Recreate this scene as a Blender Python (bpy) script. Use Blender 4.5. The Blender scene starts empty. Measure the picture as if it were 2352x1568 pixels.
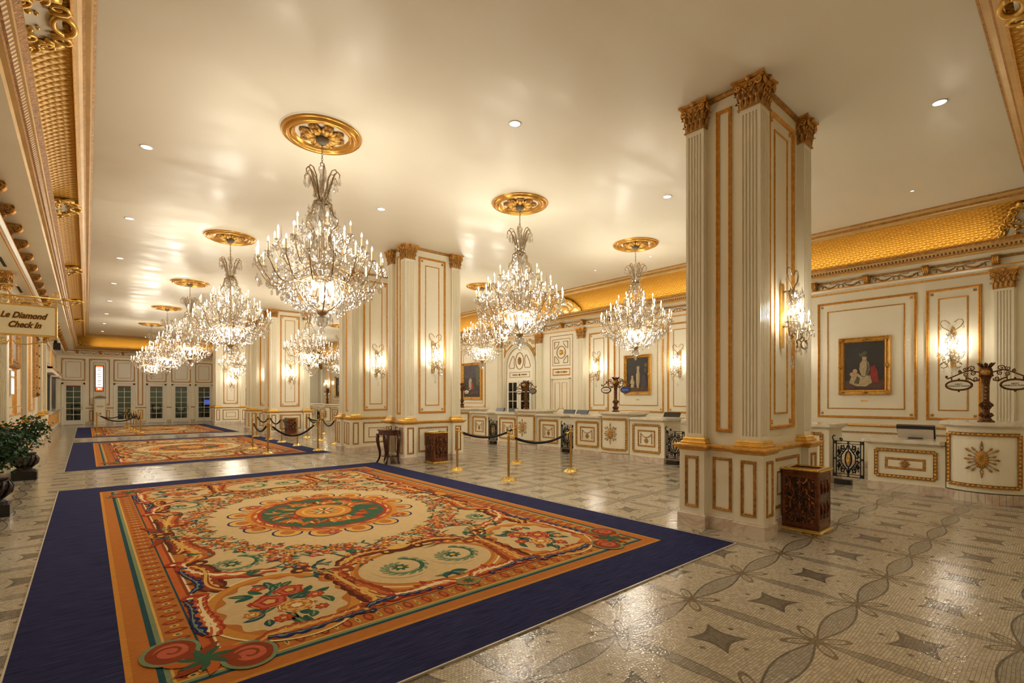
import bpy, math, random
from math import sin, cos, pi, radians as R, atan2, sqrt, hypot
from mathutils import Matrix, Vector

# ------------------------------------------------------------------ camera, world, light, exposure
S = bpy.context.scene
COL = S.collection
F_PX, CX, HORIZON, EYE = 1135.6, 1176.0, 912.0, 1.70
YAW = atan2(977.0, F_PX)
cam = bpy.data.cameras.new('camera')
cam.sensor_width = 36.0
cam.lens = F_PX / 2352.0 * 36.0
cam.shift_y = (HORIZON - 784.0) / 2352.0
cam.clip_start = 0.05
cam.clip_end = 200
camo = bpy.data.objects.new('camera', cam)
camo.location = (0, 0, EYE)
camo.rotation_euler = (pi / 2, 0, -YAW)
COL.objects.link(camo)
S.camera = camo

W = bpy.data.worlds.new('world')
W.use_nodes = True
W.node_tree.nodes['Background'].inputs[0].default_value = (1, 0.93, 0.8, 1)
W.node_tree.nodes['Background'].inputs[1].default_value = 0.05
S.world = W
S.view_settings.view_transform = 'Standard'
S.view_settings.look = 'None'
S.view_settings.gamma = 1
S.view_settings.use_curve_mapping = False
S.view_settings.exposure = 0.04
try:
    c = S.cycles
    c.max_bounces = 6
    c.diffuse_bounces = 4
    c.glossy_bounces = 3
    c.transmission_bounces = 4
    c.transparent_max_bounces = 20
    c.caustics_reflective = False
    c.caustics_refractive = False
    c.sample_clamp_indirect = 4
    c.use_denoising = True
    c.use_adaptive_sampling = True
    c.adaptive_threshold = 0.12
    c.adaptive_min_samples = 16
except Exception:
    pass

CHAND_W, SCONCE_W, DOWN_W, COVE_W = 178.0, 15.0, 55.0, 1.4
WARM = (1.0, 0.925, 0.77)
CEIL = 5.6
CX0, CX1, CY0, CY1 = 0.08, 13.16, 0.71, 39.7      # flat ceiling
WX0, WX1, WY0, WY1 = -1.35, 14.3, -0.44, 40.84    # walls


def lamp(kind, loc, power, color=WARM, parent=None, rot=None, **kw):
    l = bpy.data.lights.new('light', kind)
    l.energy = power
    l.color = color
    for k, v in kw.items():
        setattr(l, k, v)
    o = bpy.data.objects.new('light', l)
    COL.objects.link(o)
    o.location = loc
    if rot:
        o.rotation_euler = rot
    if parent:
        o.parent = parent
    return o


# light strips lying in the cove behind the cornice, as in the room
def cove_strip(x, y, lx, ly, rot, w):
    lamp('AREA', (x, y, 4.86), w, (1.0, 0.76, 0.36), rot=rot, shape='RECTANGLE', size=lx, size_y=ly)


# (area lamps face -Z; turned upwards and towards the cove)
cove_strip(13.85, 20.2, 38, 0.05, (R(150), 0, R(-90)), COVE_W * 38)
cove_strip(6.6, 40.38, 12.6, 0.05, (R(150), 0, R(0)), COVE_W * 12.6)
cove_strip(6.6, 0.03, 12.6, 0.05, (R(150), 0, R(180)), COVE_W * 12.6 * .35)

# ------------------------------------------------------------------ node helpers and materials
class NT:
    def __init__(s, name):
        s.m = bpy.data.materials.new(name)
        s.m.use_nodes = True
        s.t = s.m.node_tree
        s.n = s.t.nodes
        s.b = s.n['Principled BSDF']
        s.out = s.n['Material Output']

    def new(s, typ, **kw):
        n = s.n.new(typ)
        for k, v in kw.items():
            setattr(n, k, v)
        return n

    def link(s, a, b):
        s.t.links.new(a, b)

    def put(s, sock, v):
        if hasattr(v, 'links') or hasattr(v, 'is_linked'):
            s.link(v, sock)
        else:
            sock.default_value = v

    def math(s, op, a, b=None, c=None, clamp=False):
        n = s.new('ShaderNodeMath', operation=op, use_clamp=clamp)
        s.put(n.inputs[0], a)
        if b is not None:
            s.put(n.inputs[1], b)
        if c is not None:
            s.put(n.inputs[2], c)
        return n.outputs[0]

    def mix(s, f, a, b):
        n = s.new('ShaderNodeMix', data_type='RGBA')
        s.put(n.inputs[0], f)
        s.put(n.inputs[6], a)
        s.put(n.inputs[7], b)
        return n.outputs[2]

    def noise(s, scale, vec=None, detail=3, rough=.5, dist=0):
        n = s.new('ShaderNodeTexNoise')
        n.inputs['Scale'].default_value = scale
        n.inputs['Detail'].default_value = detail
        n.inputs['Roughness'].default_value = rough
        n.inputs['Distortion'].default_value = dist
        if vec is not None:
            s.link(vec, n.inputs['Vector'])
        return n

    def pos(s):
        return s.new('ShaderNodeNewGeometry').outputs['Position']

    def obj(s):
        return s.new('ShaderNodeTexCoord').outputs['Object']

    def mapping(s, vec, scale=(1, 1, 1), rot=(0, 0, 0), loc=(0, 0, 0)):
        n = s.new('ShaderNodeMapping')
        n.inputs['Scale'].default_value = scale
        n.inputs['Rotation'].default_value = rot
        n.inputs['Location'].default_value = loc
        s.link(vec, n.inputs['Vector'])
        return n.outputs[0]

    def ramp(s, f, stops):
        n = s.new('ShaderNodeValToRGB')
        e = n.color_ramp.elements
        while len(e) < len(stops):
            e.new(0.5)
        for i, (p, col) in enumerate(stops):
            e[i].position = p
            e[i].color = (*col, 1) if len(col) == 3 else col
        s.link(f, n.inputs[0])
        return n.outputs[0]

    def bump(s, h, strength=.2, dist=.01):
        n = s.new('ShaderNodeBump')
        n.inputs['Strength'].default_value = strength
        n.inputs['Distance'].default_value = dist
        s.link(h, n.inputs['Height'])
        s.link(n.outputs[0], s.b.inputs['Normal'])
        return n

    def set(s, **kw):
        names = dict(color='Base Color', rough='Roughness', metal='Metallic', spec='Specular IOR Level',
                     coat='Coat Weight', coatr='Coat Roughness', emit='Emission Color', es='Emission Strength')
        for k, v in kw.items():
            if isinstance(v, tuple) and len(v) == 3:
                v = (*v, 1)
            s.put(s.b.inputs[names[k]], v)
        return s


def sr(r, g, b):
    f = lambda c: (c / 255 / 12.92) if c / 255 <= .04045 else ((c / 255 + .055) / 1.055) ** 2.4
    return (f(r), f(g), f(b))


MATS = {}


def simple(name, col, rough=.5, metal=0., spec=.5, var=0., vs=6., bump=0., bs=60., coat=0.):
    k = NT(name)
    k.set(rough=rough, metal=metal, spec=spec, coat=coat)
    if var:
        n = k.noise(vs, k.pos(), 4)
        lo = tuple(max(0, c * (1 - var)) for c in col)
        hi = tuple(min(1, c * (1 + var)) for c in col)
        k.set(color=k.ramp(n.outputs[0], [(.3, lo), (.7, hi)]))
    else:
        k.set(color=col)
    if bump:
        n = k.noise(bs, k.pos(), 3)
        k.bump(n.outputs[0], bump, .01)
    MATS[name] = k.m
    return k.m


M = MATS
simple('cream_paint', sr(240, 231, 208), .30, spec=.5, var=.03, vs=1.5)
simple('white_trim', sr(232, 222, 205), .35)
simple('gold_leaf', sr(222, 172, 84), .34, .5, var=.2, vs=14, bump=.5, bs=70)
simple('gold_molding', sr(214, 156, 72), .38, .4, var=.2, vs=20, bump=.35, bs=120)
simple('gold_bright', sr(236, 190, 96), .28, .6, var=.15, vs=10)
simple('antique_gold', sr(176, 128, 64), .42, .45, var=.4, vs=25, bump=.6, bs=60)
simple('cornice_gold', sr(214, 176, 112), .36, .3, var=.12, vs=3)
simple('aged_bronze', sr(96, 62, 34), .38, .7, var=.45, vs=30, bump=.8, bs=50)
simple('chandelier_metal', sr(176, 150, 112), .3, .6, var=.3, vs=30)
simple('ring_gold', sr(214, 158, 72), .27, .7, var=.08, vs=6)
simple('polished_brass', sr(236, 204, 120), .2, 1.0)
simple('brass_pole', sr(192, 152, 84), .28, .9)
simple('black_rope', (.006, .006, .009), .85, bump=.5, bs=200)
simple('black_iron', (.006, .006, .008), .35, .5)
simple('black_lacquer', (.008, .007, .007), .25)
simple('carved_dark_wood', sr(38, 24, 18), .4, bump=1., bs=30, var=.4, vs=20)
simple('mahogany', sr(66, 20, 14), .18, var=.35, vs=8, coat=.4)
simple('candle_ivory', sr(246, 226, 180), .5)
simple('ivory_sign', sr(248, 236, 200), .4)
simple('sign_white', sr(236, 230, 212), .4)
simple('sign_grey', sr(120, 108, 92), .4)
simple('sign_blue', sr(22, 62, 148), .3)
simple('sign_cyan', sr(110, 190, 230), .4)
simple('ink', sr(60, 46, 26), .5)
simple('leaf_green', sr(30, 74, 34), .45, var=.45, vs=9)
simple('leaf_dark', sr(16, 46, 24), .45, var=.4, vs=9)
simple('twig', sr(60, 44, 28), .7)
simple('screen_black', (.012, .012, .014), .3)
simple('paper_grey', sr(196, 186, 172), .6)
simple('red_trim', sr(110, 20, 12), .4)
simple('mirror_glass', sr(190, 190, 186), .04, 1.0)
simple('canvas_dark', sr(38, 30, 24), .45, var=.35, vs=4)
simple('canvas_brown', sr(84, 52, 30), .5, var=.3, vs=8)
simple('canvas_cream', sr(178, 158, 122), .5, var=.25, vs=18)
simple('canvas_olive', sr(88, 84, 56), .5, var=.3, vs=18)
simple('canvas_red', sr(150, 34, 26), .5, var=.3, vs=14)
simple('canvas_flesh', sr(206, 158, 112), .5, var=.1, vs=14)
simple('canvas_violet', sr(66, 56, 66), .5, var=.4, vs=6)
simple('ridge_stone', sr(200, 190, 172), .3, var=.1, vs=4)
simple('slot_black', (.004, .004, .004), .8)


def marble(name, base, vein, scale=1.6, rough=.18, amt=.5):
    k = NT(name)
    p = k.pos()
    w = k.noise(scale, p, 6, .6, 1.6)
    v = k.math('ABSOLUTE', k.math('SUBTRACT', w.outputs[0], .5))
    v = k.math('SUBTRACT', 1, k.math('MULTIPLY', v, 11), clamp=True)
    v = k.math('MULTIPLY', v, amt)
    n2 = k.noise(scale * .8, p, 3)
    col = k.mix(n2.outputs[0], (*[c * .86 for c in base], 1), (*base, 1))
    col = k.mix(v, col, (*vein, 1))
    k.set(color=col, rough=rough, spec=.5)
    MATS[name] = k.m


marble('marble_pale', sr(226, 212, 194), sr(176, 132, 108), 1.9)
marble('marble_counter', sr(236, 226, 206), sr(190, 176, 150), 1.4, .12, .35)
marble('marble_grey', sr(178, 170, 160), sr(110, 104, 100), 2.4, .2)

# ceiling: satin paint, faintly brushed so that lamps reflect as soft smeared patches
k = NT('ceiling_paint')
p = k.pos()
n1 = k.noise(.9, k.mapping(p, (.8, 2.2, 1)), 3, .55)
n2 = k.noise(.5, p, 2)
k.set(color=k.mix(n2.outputs[0], (*sr(236, 227, 206), 1), (*sr(241, 233, 214), 1)), spec=.24)
k.set(rough=k.math('MAXIMUM', k.math('MULTIPLY_ADD', n1.outputs[0], .8, -.04), .285))
M['ceiling_paint'] = k.m

# cove: gilded lattice relief (world position; lattice runs along the wall and up the curve)
def lattice(name, axis):
    k = NT(name)
    sep = k.new('ShaderNodeSeparateXYZ')
    k.link(k.pos(), sep.inputs[0])
    along = sep.outputs[axis]
    ctr, half = ((CX0 + CX1) / 2, (CX1 - CX0) / 2) if axis == 1 else ((CY0 + CY1) / 2, (CY1 - CY0) / 2)
    outw = k.math('SUBTRACT', k.math('ABSOLUTE', k.math('SUBTRACT', sep.outputs[1 - axis], ctr)), half)
    z = k.math('MULTIPLY', k.math('SUBTRACT', outw, sep.outputs[2]), .85)
    fr = 2 * pi / .13
    a = k.math('SINE', k.math('MULTIPLY', k.math('ADD', along, z), fr / 2))
    b = k.math('SINE', k.math('MULTIPLY', k.math('SUBTRACT', along, z), fr / 2))
    h = k.math('MULTIPLY', k.math('ABSOLUTE', a), k.math('ABSOLUTE', b))
    k.set(color=k.ramp(h, [(.0, sr(236, 190, 84)), (.10, sr(226, 174, 66)), (.5, sr(204, 150, 50)), (.75, sr(220, 166, 62)), (1, sr(255, 218, 126))]), rough=.4, metal=.4)
    k.bump(h, .55, .02)
    MATS[name] = k.m


lattice('cove_gilt_side', 1)
lattice('cove_gilt_end', 0)

# dentil / rope band on the cornice
def band(name, axis):
    k = NT(name)
    sep = k.new('ShaderNodeSeparateXYZ')
    k.link(k.pos(), sep.inputs[0])
    a = k.math('SINE', k.math('MULTIPLY', sep.outputs[axis], 2 * pi / .065))
    k.set(color=k.ramp(k.math('MULTIPLY_ADD', a, .5, .5), [(.35, sr(110, 74, 36)), (.6, sr(206, 168, 112))]), rough=.4, metal=.4)
    k.bump(a, .6, .01)
    MATS[name] = k.m


band('dentil_side', 1)
band('dentil_end', 0)


# emitters
def emitter(name, col, st):
    k = NT(name)
    e = k.new('ShaderNodeEmission')
    e.inputs[0].default_value = (*col, 1)
    e.inputs[1].default_value = st
    k.link(e.outputs[0], k.out.inputs[0])
    try:
        k.m.cycles.emission_sampling = 'NONE'
    except Exception:
        pass
    MATS[name] = k.m


emitter('bulb_glow', (1, .95, .86), 9)
emitter('downlight_glow', (1, .95, .86), 5)
emitter('lit_sign_white', (1, .95, .9), 1.6)
emitter('lit_sign_orange', (1, .22, .05), 1.0)
emitter('screen_blue', (.12, .2, 1), .8)
emitter('room_sparkle', (1, .85, .6), 3)

# crystal: clear, with strong facet reflections
k = NT('crystal')
tr = k.new('ShaderNodeBsdfTransparent')
tr.inputs[0].default_value = (.95, .945, .94, 1)
gl = k.new('ShaderNodeBsdfGlossy')
gl.inputs[0].default_value = (.95, .95, .96, 1)
gl.inputs['Roughness'].default_value = .07
rf = k.new('ShaderNodeBsdfRefraction')
rf.inputs[0].default_value = (.98, .98, .98, 1)
rf.inputs['IOR'].default_value = 1.3
rf.inputs['Roughness'].default_value = .05
m1 = k.new('ShaderNodeMixShader')
lw = k.new('ShaderNodeLayerWeight')
lw.inputs[0].default_value = .35
k.link(k.math('MULTIPLY_ADD', lw.outputs[1], .5, .16), m1.inputs[0])
m0 = k.new('ShaderNodeMixShader')
m0.inputs[0].default_value = .25
k.link(tr.outputs[0], m0.inputs[1])
k.link(rf.outputs[0], m0.inputs[2])
k.link(m0.outputs[0], m1.inputs[1])
k.link(gl.outputs[0], m1.inputs[2])
k.link(m1.outputs[0], k.out.inputs[0])
M['crystal'] = k.m

# door glass
k = NT('door_glass')
k.set(color=(.5, .55, .5), rough=.03, spec=.5)
tr = k.new('ShaderNodeBsdfTransparent')
tr.inputs[0].default_value = (.75, .82, .76, 1)
mx = k.new('ShaderNodeMixShader')
fr_ = k.new('ShaderNodeFresnel')
k.link(fr_.outputs[0], mx.inputs[0])
g2 = k.new('ShaderNodeBsdfGlossy')
g2.inputs['Roughness'].default_value = .02
k.link(tr.outputs[0], mx.inputs[1])
k.link(g2.outputs[0], mx.inputs[2])
k.link(mx.outputs[0], k.out.inputs[0])
M['door_glass'] = k.m

# floor: marble mosaic with a ribbon, knot and star pattern on a 0.946 m grid
k = NT('floor_mosaic')
G = .946
P = k.pos()
sep = k.new('ShaderNodeSeparateXYZ')
k.link(P, sep.inputs[0])
X, Y = sep.outputs[0], sep.outputs[1]
wob = k.noise(9, P, 2)


def fold(v, off):
    q = k.math('DIVIDE', k.math('SUBTRACT', v, off), G)
    return k.math('MULTIPLY', k.math('ABSOLUTE', k.math('SUBTRACT', k.math('FRACT', k.math('ADD', q, .5)), .5)), G)


a0, b0 = fold(X, 2.905), fold(Y, 2.175)      # distances from the nearest knot along X and Y, 0..G/2
swap = k.math('MULTIPLY', k.math('LESS_THAN', X, 5.72), k.math('GREATER_THAN', Y, 2.64))
mixf = lambda f, p_, q_: k.math('ADD', k.math('MULTIPLY', f, q_), k.math('MULTIPLY', k.math('SUBTRACT', 1, f), p_))
a = mixf(swap, a0, b0)
b = mixf(swap, b0, a0)


def lens(t, off, wmax):
    w = k.math('MULTIPLY', k.math('SINE', k.math('MULTIPLY', t, pi / G)), wmax)
    return k.math('SUBTRACT', w, off)


L1 = lens(a, b, .088)
L2 = lens(b, a, .062)
gt = lambda v, th: k.math('GREATER_THAN', v, th)
lt = lambda v, th: k.math('LESS_THAN', v, th)
in1, rim1 = gt(L1, 0), lt(k.math('ABSOLUTE', k.math('SUBTRACT', L1, .006)), .008)
in2, rim2 = gt(L2, 0), lt(k.math('ABSOLUTE', k.math('SUBTRACT', L2, .004)), .006)
# petals on the diagonals of each knot
d1 = k.math('MULTIPLY', k.math('ADD', a, b), .7071)
d2 = k.math('MULTIPLY', k.math('SUBTRACT', a, b), .7071)
e = k.math('SQRT', k.math('ADD', k.math('POWER', k.math('DIVIDE', k.math('SUBTRACT', d1, .125), .115), 2),
                          k.math('POWER', k.math('DIVIDE', k.math('ABSOLUTE', d2), .042), 2)))
pet_rim = lt(k.math('ABSOLUTE', k.math('SUBTRACT', e, .84)), .2)
pet_in = lt(e, .45)
# star in the middle of each cell
sa, sb = k.math('SUBTRACT', G / 2, a), k.math('SUBTRACT', G / 2, b)


def star(r, inner):
    qa = k.math('DIVIDE', sb, r)
    qb = k.math('DIVIDE', sa, r)
    c1 = lt(sa, k.math('MULTIPLY_ADD', k.math('POWER', qa, 1.5), r - inner, inner))
    c2 = lt(sb, k.math('MULTIPLY_ADD', k.math('POWER', qb, 1.5), r - inner, inner))
    c3 = k.math('MULTIPLY', lt(sa, r), lt(sb, r))
    return k.math('MULTIPLY', k.math('MULTIPLY', c1, c2), c3)


st_o, st_i = star(.155, .105), star(.118, .075)
dm = lambda u_, v_: lt(k.math('ADD', k.math('ABSOLUTE', k.math('SUBTRACT', u_, .205)), k.math('ABSOLUTE', v_)), .024)
dia = k.math('MAXIMUM', dm(sa, sb), dm(sb, sa))
# tesserae
wp = k.mapping(P, (1, 1, 1), (0, 0, R(0)))
vm = k.new('ShaderNodeVectorMath', operation='ADD')
nz = k.noise(1.2, P, 2)
vs_ = k.new('ShaderNodeVectorMath', operation='SCALE')
k.link(nz.outputs['Color'], vs_.inputs[0])
vs_.inputs['Scale'].default_value = .12
k.link(P, vm.inputs[0])
k.link(vs_.outputs[0], vm.inputs[1])
br = k.new('ShaderNodeTexBrick')
k.link(vm.outputs[0], br.inputs['Vector'])
br.inputs['Scale'].default_value = 1
br.inputs['Mortar Size'].default_value = .0016
br.inputs['Mortar Smooth'].default_value = .3
br.inputs['Brick Width'].default_value = .025
br.inputs['Row Height'].default_value = .020
br.inputs['Color1'].default_value = (.70, .70, .68, 1)
br.inputs['Color2'].default_value = (1.05, 1.05, 1.05, 1)
br.inputs['Mortar'].default_value = (.34, .31, .27, 1)
big = k.noise(.9, P, 4)
speck = k.noise(40, P, 2)
base = k.mix(big.outputs[0], (*sr(196, 182, 156), 1), (*sr(214, 204, 184), 1))
base = k.mix(k.math('MULTIPLY', gt(speck.outputs[0], .58), .5), base, (*sr(190, 164, 136), 1))
g_l, g_d, tan_ = (*sr(160, 152, 138), 1), (*sr(96, 88, 78), 1), (*sr(120, 102, 74), 1)
colr = base
colr = k.mix(k.math('MULTIPLY', in2, .8), colr, (*sr(150, 142, 128), 1))
colr = k.mix(k.math('MULTIPLY', rim2, .75), colr, (*sr(118, 108, 94), 1))
colr = k.mix(k.math('MULTIPLY', in1, .75), colr, g_l)
colr = k.mix(k.math('MULTIPLY', rim1, .85), colr, g_d)
colr = k.mix(k.math('MULTIPLY', pet_rim, .85), colr, tan_)
colr = k.mix(k.math('MULTIPLY', pet_in, .6), colr, g_l)
colr = k.mix(k.math('MULTIPLY', st_o, .9), colr, g_d)
colr = k.mix(k.math('MULTIPLY', st_i, .7), colr, (*sr(140, 130, 116), 1))
colr = k.mix(k.math('MULTIPLY', dia, .85), colr, g_d)
mul = k.new('ShaderNodeMix', data_type='RGBA', blend_type='MULTIPLY')
mul.inputs[0].default_value = 1
k.link(colr, mul.inputs[6])
k.link(br.outputs['Color'], mul.inputs[7])
k.set(color=mul.outputs[2], spec=.6)
k.set(rough=k.math('MULTIPLY_ADD', big.outputs[0], .10, .05))
tile_n = k.noise(55, P, 1)
k.bump(k.math('ADD', k.math('MULTIPLY', br.outputs['Fac'], -.6), k.math('MULTIPLY', tile_n.outputs[0], 1.0)), .42, .004)
M['floor_mosaic'] = k.m

# carved copper / bronze trash bin panel
k = NT('carved_copper')
o_ = k.obj()
wv = k.noise(14, k.mapping(o_, (1, 1, .55)), 2, .4, 2.5)
h = k.math('ABSOLUTE', k.math('SUBTRACT', wv.outputs[0], .5))
k.set(color=k.ramp(h, [(.02, sr(24, 12, 8)), (.07, sr(72, 34, 20)), (.13, sr(110, 60, 32)), (.19, sr(186, 116, 60))]), rough=.3, metal=.45, coat=.3)
k.bump(h, .8, .02)
M['carved_copper'] = k.m
simple('copper_band', sr(112, 62, 36), .3, .4, var=.45, vs=12)

# navy carpet with fine ribs
k = NT('carpet_navy')
pp = k.pos()
wv = k.noise(8, k.mapping(pp, (.5, 14, 1)), 3, .6)
fz = k.noise(300, pp, 2)
k.set(color=k.ramp(wv.outputs[0], [(.35, sr(26, 30, 66)), (.7, sr(58, 60, 100))]), rough=.95, spec=.1)
k.bump(k.math('ADD', wv.outputs[0], fz.outputs[0]), .5, .006)
M['carpet_navy'] = k.m


def carpet(name, col, var=.14):
    k = NT(name)
    pp = k.pos()
    n = k.noise(7, k.mapping(pp, (2, 22, 1), (0, 0, R(12))), 3, .6)
    fz = k.noise(220, pp, 2)
    lo = tuple(c * (1 - var) for c in col)
    hi = tuple(min(1, c * (1 + var)) for c in col)
    k.set(color=k.ramp(n.outputs[0], [(.35, lo), (.65, hi)]), rough=.95, spec=.08)
    k.bump(fz.outputs[0], .5, .004)
    MATS[name] = k.m


for nm, c_ in dict(wool_cream=(206, 178, 130), wool_gold=(200, 136, 58), wool_tan=(182, 112, 50), wool_orange=(190, 98, 44),
                   wool_rust=(142, 64, 34), wool_red=(164, 58, 38), wool_rose=(192, 98, 70), wool_yellow=(214, 168, 90),
                   wool_green=(58, 96, 70), wool_sage=(126, 138, 104), wool_teal=(40, 76, 84), wool_blue=(34, 46, 98),
                   wool_brown=(92, 44, 26), wool_pale=(232, 208, 160)).items():
    carpet(nm, sr(*c_))

# ------------------------------------------------------------------ mesh builder
class MB:
    """collects faces; build() links them as one mesh object"""

    def __init__(s, mat=None):
        s.v, s.f, s.mi, s.sm, s.mats, s.m = [], [], [], [], [], mat

    def add(s, vs, fs, m, smooth=False):
        if m not in s.mats:
            s.mats.append(m)
        i = s.mats.index(m)
        n = len(s.v)
        if s.m is not None:
            vs = [tuple(s.m @ Vector(q)) for q in vs]
        s.v.extend(vs)
        for q in fs:
            s.f.append(tuple(a + n for a in q))
            s.mi.append(i)
            s.sm.append(smooth)

    def box(s, x0, x1, y0, y1, z0, z1, m):
        s.add([(x0, y0, z0), (x1, y0, z0), (x1, y1, z0), (x0, y1, z0), (x0, y0, z1), (x1, y0, z1), (x1, y1, z1), (x0, y1, z1)],
              [(0, 3, 2, 1), (4, 5, 6, 7), (0, 1, 5, 4), (1, 2, 6, 5), (2, 3, 7, 6), (3, 0, 4, 7)], m)

    def poly(s, pts, m):
        s.add(pts, [tuple(range(len(pts)))], m)

    def extrude(s, pts, z0, z1, m, smooth=False):
        """pts: 2D outline, vertical prism"""
        n = len(pts)
        s.add([(x, y, z0) for x, y in pts] + [(x, y, z1) for x, y in pts],
              [(i, (i + 1) % n, n + (i + 1) % n, n + i) for i in range(n)], m, smooth)
        s.add([(x, y, z1) for x, y in pts], [tuple(range(n))], m)
        s.add([(x, y, z0) for x, y in pts], [tuple(range(n - 1, -1, -1))], m)

    def plate(s, pts, y0, y1, m):
        """outline in XZ, thickness along Y (y0 is the front, smaller)"""
        n = len(pts)
        s.add([(x, y0, z) for x, z in pts] + [(x, y1, z) for x, z in pts],
              [(i, n + i, n + (i + 1) % n, (i + 1) % n) for i in range(n)] + [tuple(range(n)), tuple(range(2 * n - 1, n - 1, -1))], m)

    def lathe(s, prof, n, m, c=(0, 0, 0), smooth=True, a0=0., a1=2 * pi, cap=False, ph=0):
        full = abs(a1 - a0 - 2 * pi) < 1e-6
        k = n if full else n + 1
        vs = []
        for r, z in prof:
            for i in range(k):
                t = a0 + (a1 - a0) * i / n + ph
                vs.append((c[0] + r * cos(t), c[1] + r * sin(t), c[2] + z))
        fs = []
        for j in range(len(prof) - 1):
            for i in range(n):
                i2 = (i + 1) % k
                fs.append((j * k + i, j * k + i2, (j + 1) * k + i2, (j + 1) * k + i))
        s.add(vs, fs, m, smooth)
        if cap:
            for q in (0, len(prof) - 1):
                if prof[q][0] > 1e-4:
                    s.add(vs[q * k:(q + 1) * k], [tuple(range(k))], m)

    def tube(s, path, r, n, m, smooth=True, cap=True):
        """r: number or list of radii"""
        P_ = [Vector(q) for q in path]
        L = len(P_)
        rr = r if isinstance(r, (list, tuple)) else [r] * L
        vs = []
        up = Vector((0, 0, 1))
        prev = None
        for i, q in enumerate(P_):
            t = (P_[min(i + 1, L - 1)] - P_[max(i - 1, 0)])
            if t.length < 1e-9:
                t = Vector((0, 0, 1))
            t.normalize()
            if prev is None:
                a_ = up if abs(t.z) < .9 else Vector((1, 0, 0))
                prev = t.cross(a_).normalized()
            prev = (prev - t * prev.dot(t))
            if prev.length < 1e-6:
                prev = t.orthogonal()
            prev.normalize()
            b_ = t.cross(prev)
            for j in range(n):
                an = 2 * pi * j / n
                vs.append(tuple(q + (prev * cos(an) + b_ * sin(an)) * rr[i]))
        fs = [(i * n + j, i * n + (j + 1) % n, (i + 1) * n + (j + 1) % n, (i + 1) * n + j) for i in range(L - 1) for j in range(n)]
        if cap:
            fs += [tuple(range(n - 1, -1, -1)), tuple(range((L - 1) * n, L * n))]
        s.add(vs, fs, m, smooth)

    def sphere(s, c, r, m, n=10, k=6, sz=1., smooth=True):
        s.lathe([(r * sin(pi * j / k) + 1e-5, -r * sz * cos(pi * j / k)) for j in range(k + 1)], n, m, c, smooth)

    def rect_mold(s, x0, x1, z0, z1, w, t, m, y=0., prof=None):
        """mitred picture-frame moulding in the XZ plane, standing out to -Y"""
        pr = prof or [(0, 0), (.12, .8), (.3, 1), (.5, .55), (.7, .8), (.88, .5), (1, 0)]
        vs = []
        for d, h in pr:
            d, h = d * w, h * t
            vs += [(x0 + d, y - h, z0 + d), (x1 - d, y - h, z0 + d), (x1 - d, y - h, z1 - d), (x0 + d, y - h, z1 - d)]
        fs = [(j * 4 + i, j * 4 + (i + 1) % 4, (j + 1) * 4 + (i + 1) % 4, (j + 1) * 4 + i) for j in range(len(pr) - 1) for i in range(4)]
        s.add(vs, fs, m)

    def ring(s, x0, x1, y0, y1, prof, m, smooth=False):
        """moulding swept round a rectangle; prof = (outward, z)"""
        vs = []
        for o, z in prof:
            vs += [(x0 - o, y0 - o, z), (x1 + o, y0 - o, z), (x1 + o, y1 + o, z), (x0 - o, y1 + o, z)]
        fs = [(j * 4 + i, j * 4 + (i + 1) % 4, (j + 1) * 4 + (i + 1) % 4, (j + 1) * 4 + i) for j in range(len(prof) - 1) for i in range(4)]
        s.add(vs, fs, m, smooth)

    def side(s, which, x0, x1, y0, y1, prof, m, smooth=False):
        """one side (mitred) of the same sweep"""
        vs = []
        for o, z in prof:
            c4 = [(x0 - o, y0 - o), (x1 + o, y0 - o), (x1 + o, y1 + o), (x0 - o, y1 + o)]
            i = 'near right end left'.split().index(which)
            p_, q_ = c4[i], c4[(i + 1) % 4]
            vs += [(*p_, z), (*q_, z)]
        s.add(vs, [(2 * j, 2 * j + 1, 2 * j + 3, 2 * j + 2) for j in range(len(prof) - 1)], m, smooth)

    def bar(s, x0, x1, prof, m):
        """profile (y,z) run along X"""
        n = len(prof)
        s.add([(x0, y, z) for y, z in prof] + [(x1, y, z) for y, z in prof],
              [(i, (i + 1) % n, n + (i + 1) % n, n + i) for i in range(n)] + [tuple(range(n - 1, -1, -1)), tuple(range(n, 2 * n))], m)

    def build(s, name, parent=None, kind=None, loc=None, rz=0.):
        me = bpy.data.meshes.new(name)
        me.from_pydata(s.v, [], s.f)
        for m in s.mats:
            me.materials.append(M[m])
        me.polygons.foreach_set('material_index', s.mi)
        me.polygons.foreach_set('use_smooth', s.sm)
        me.update()
        o = bpy.data.objects.new(name, me)
        COL.objects.link(o)
        if parent:
            o.parent = parent
        if kind:
            o['kind'] = kind
        if loc:
            o.location = loc
        o.rotation_euler = (0, 0, rz)
        return o


def tag(o, label, cat, group=None):
    o['label'] = label
    o['category'] = cat
    if group:
        o['group'] = group
    return o


def thing(name, label, cat, loc=(0, 0, 0), rz=0., group=None):
    o = bpy.data.objects.new(name, None)
    o.empty_display_size = .2
    COL.objects.link(o)
    o.location = loc
    o.rotation_euler = (0, 0, rz)
    return tag(o, label, cat, group)


KIDS = {}


def dup(root, loc, rz, label, group=None):
    def cp(o, par):
        c_ = o.copy()
        COL.objects.link(c_)
        c_.parent = par
        for ch in kids(o):
            cp(ch, c_)
        return c_
    r = cp(root, None)
    r.location = loc
    r.rotation_euler = (0, 0, rz)
    r['label'] = label
    if group:
        r['group'] = group
    return r


def kids(o):
    if o.name not in KIDS:
        KIDS[o.name] = [q for q in COL.objects if q.parent == o]
    return KIDS[o.name]


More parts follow.
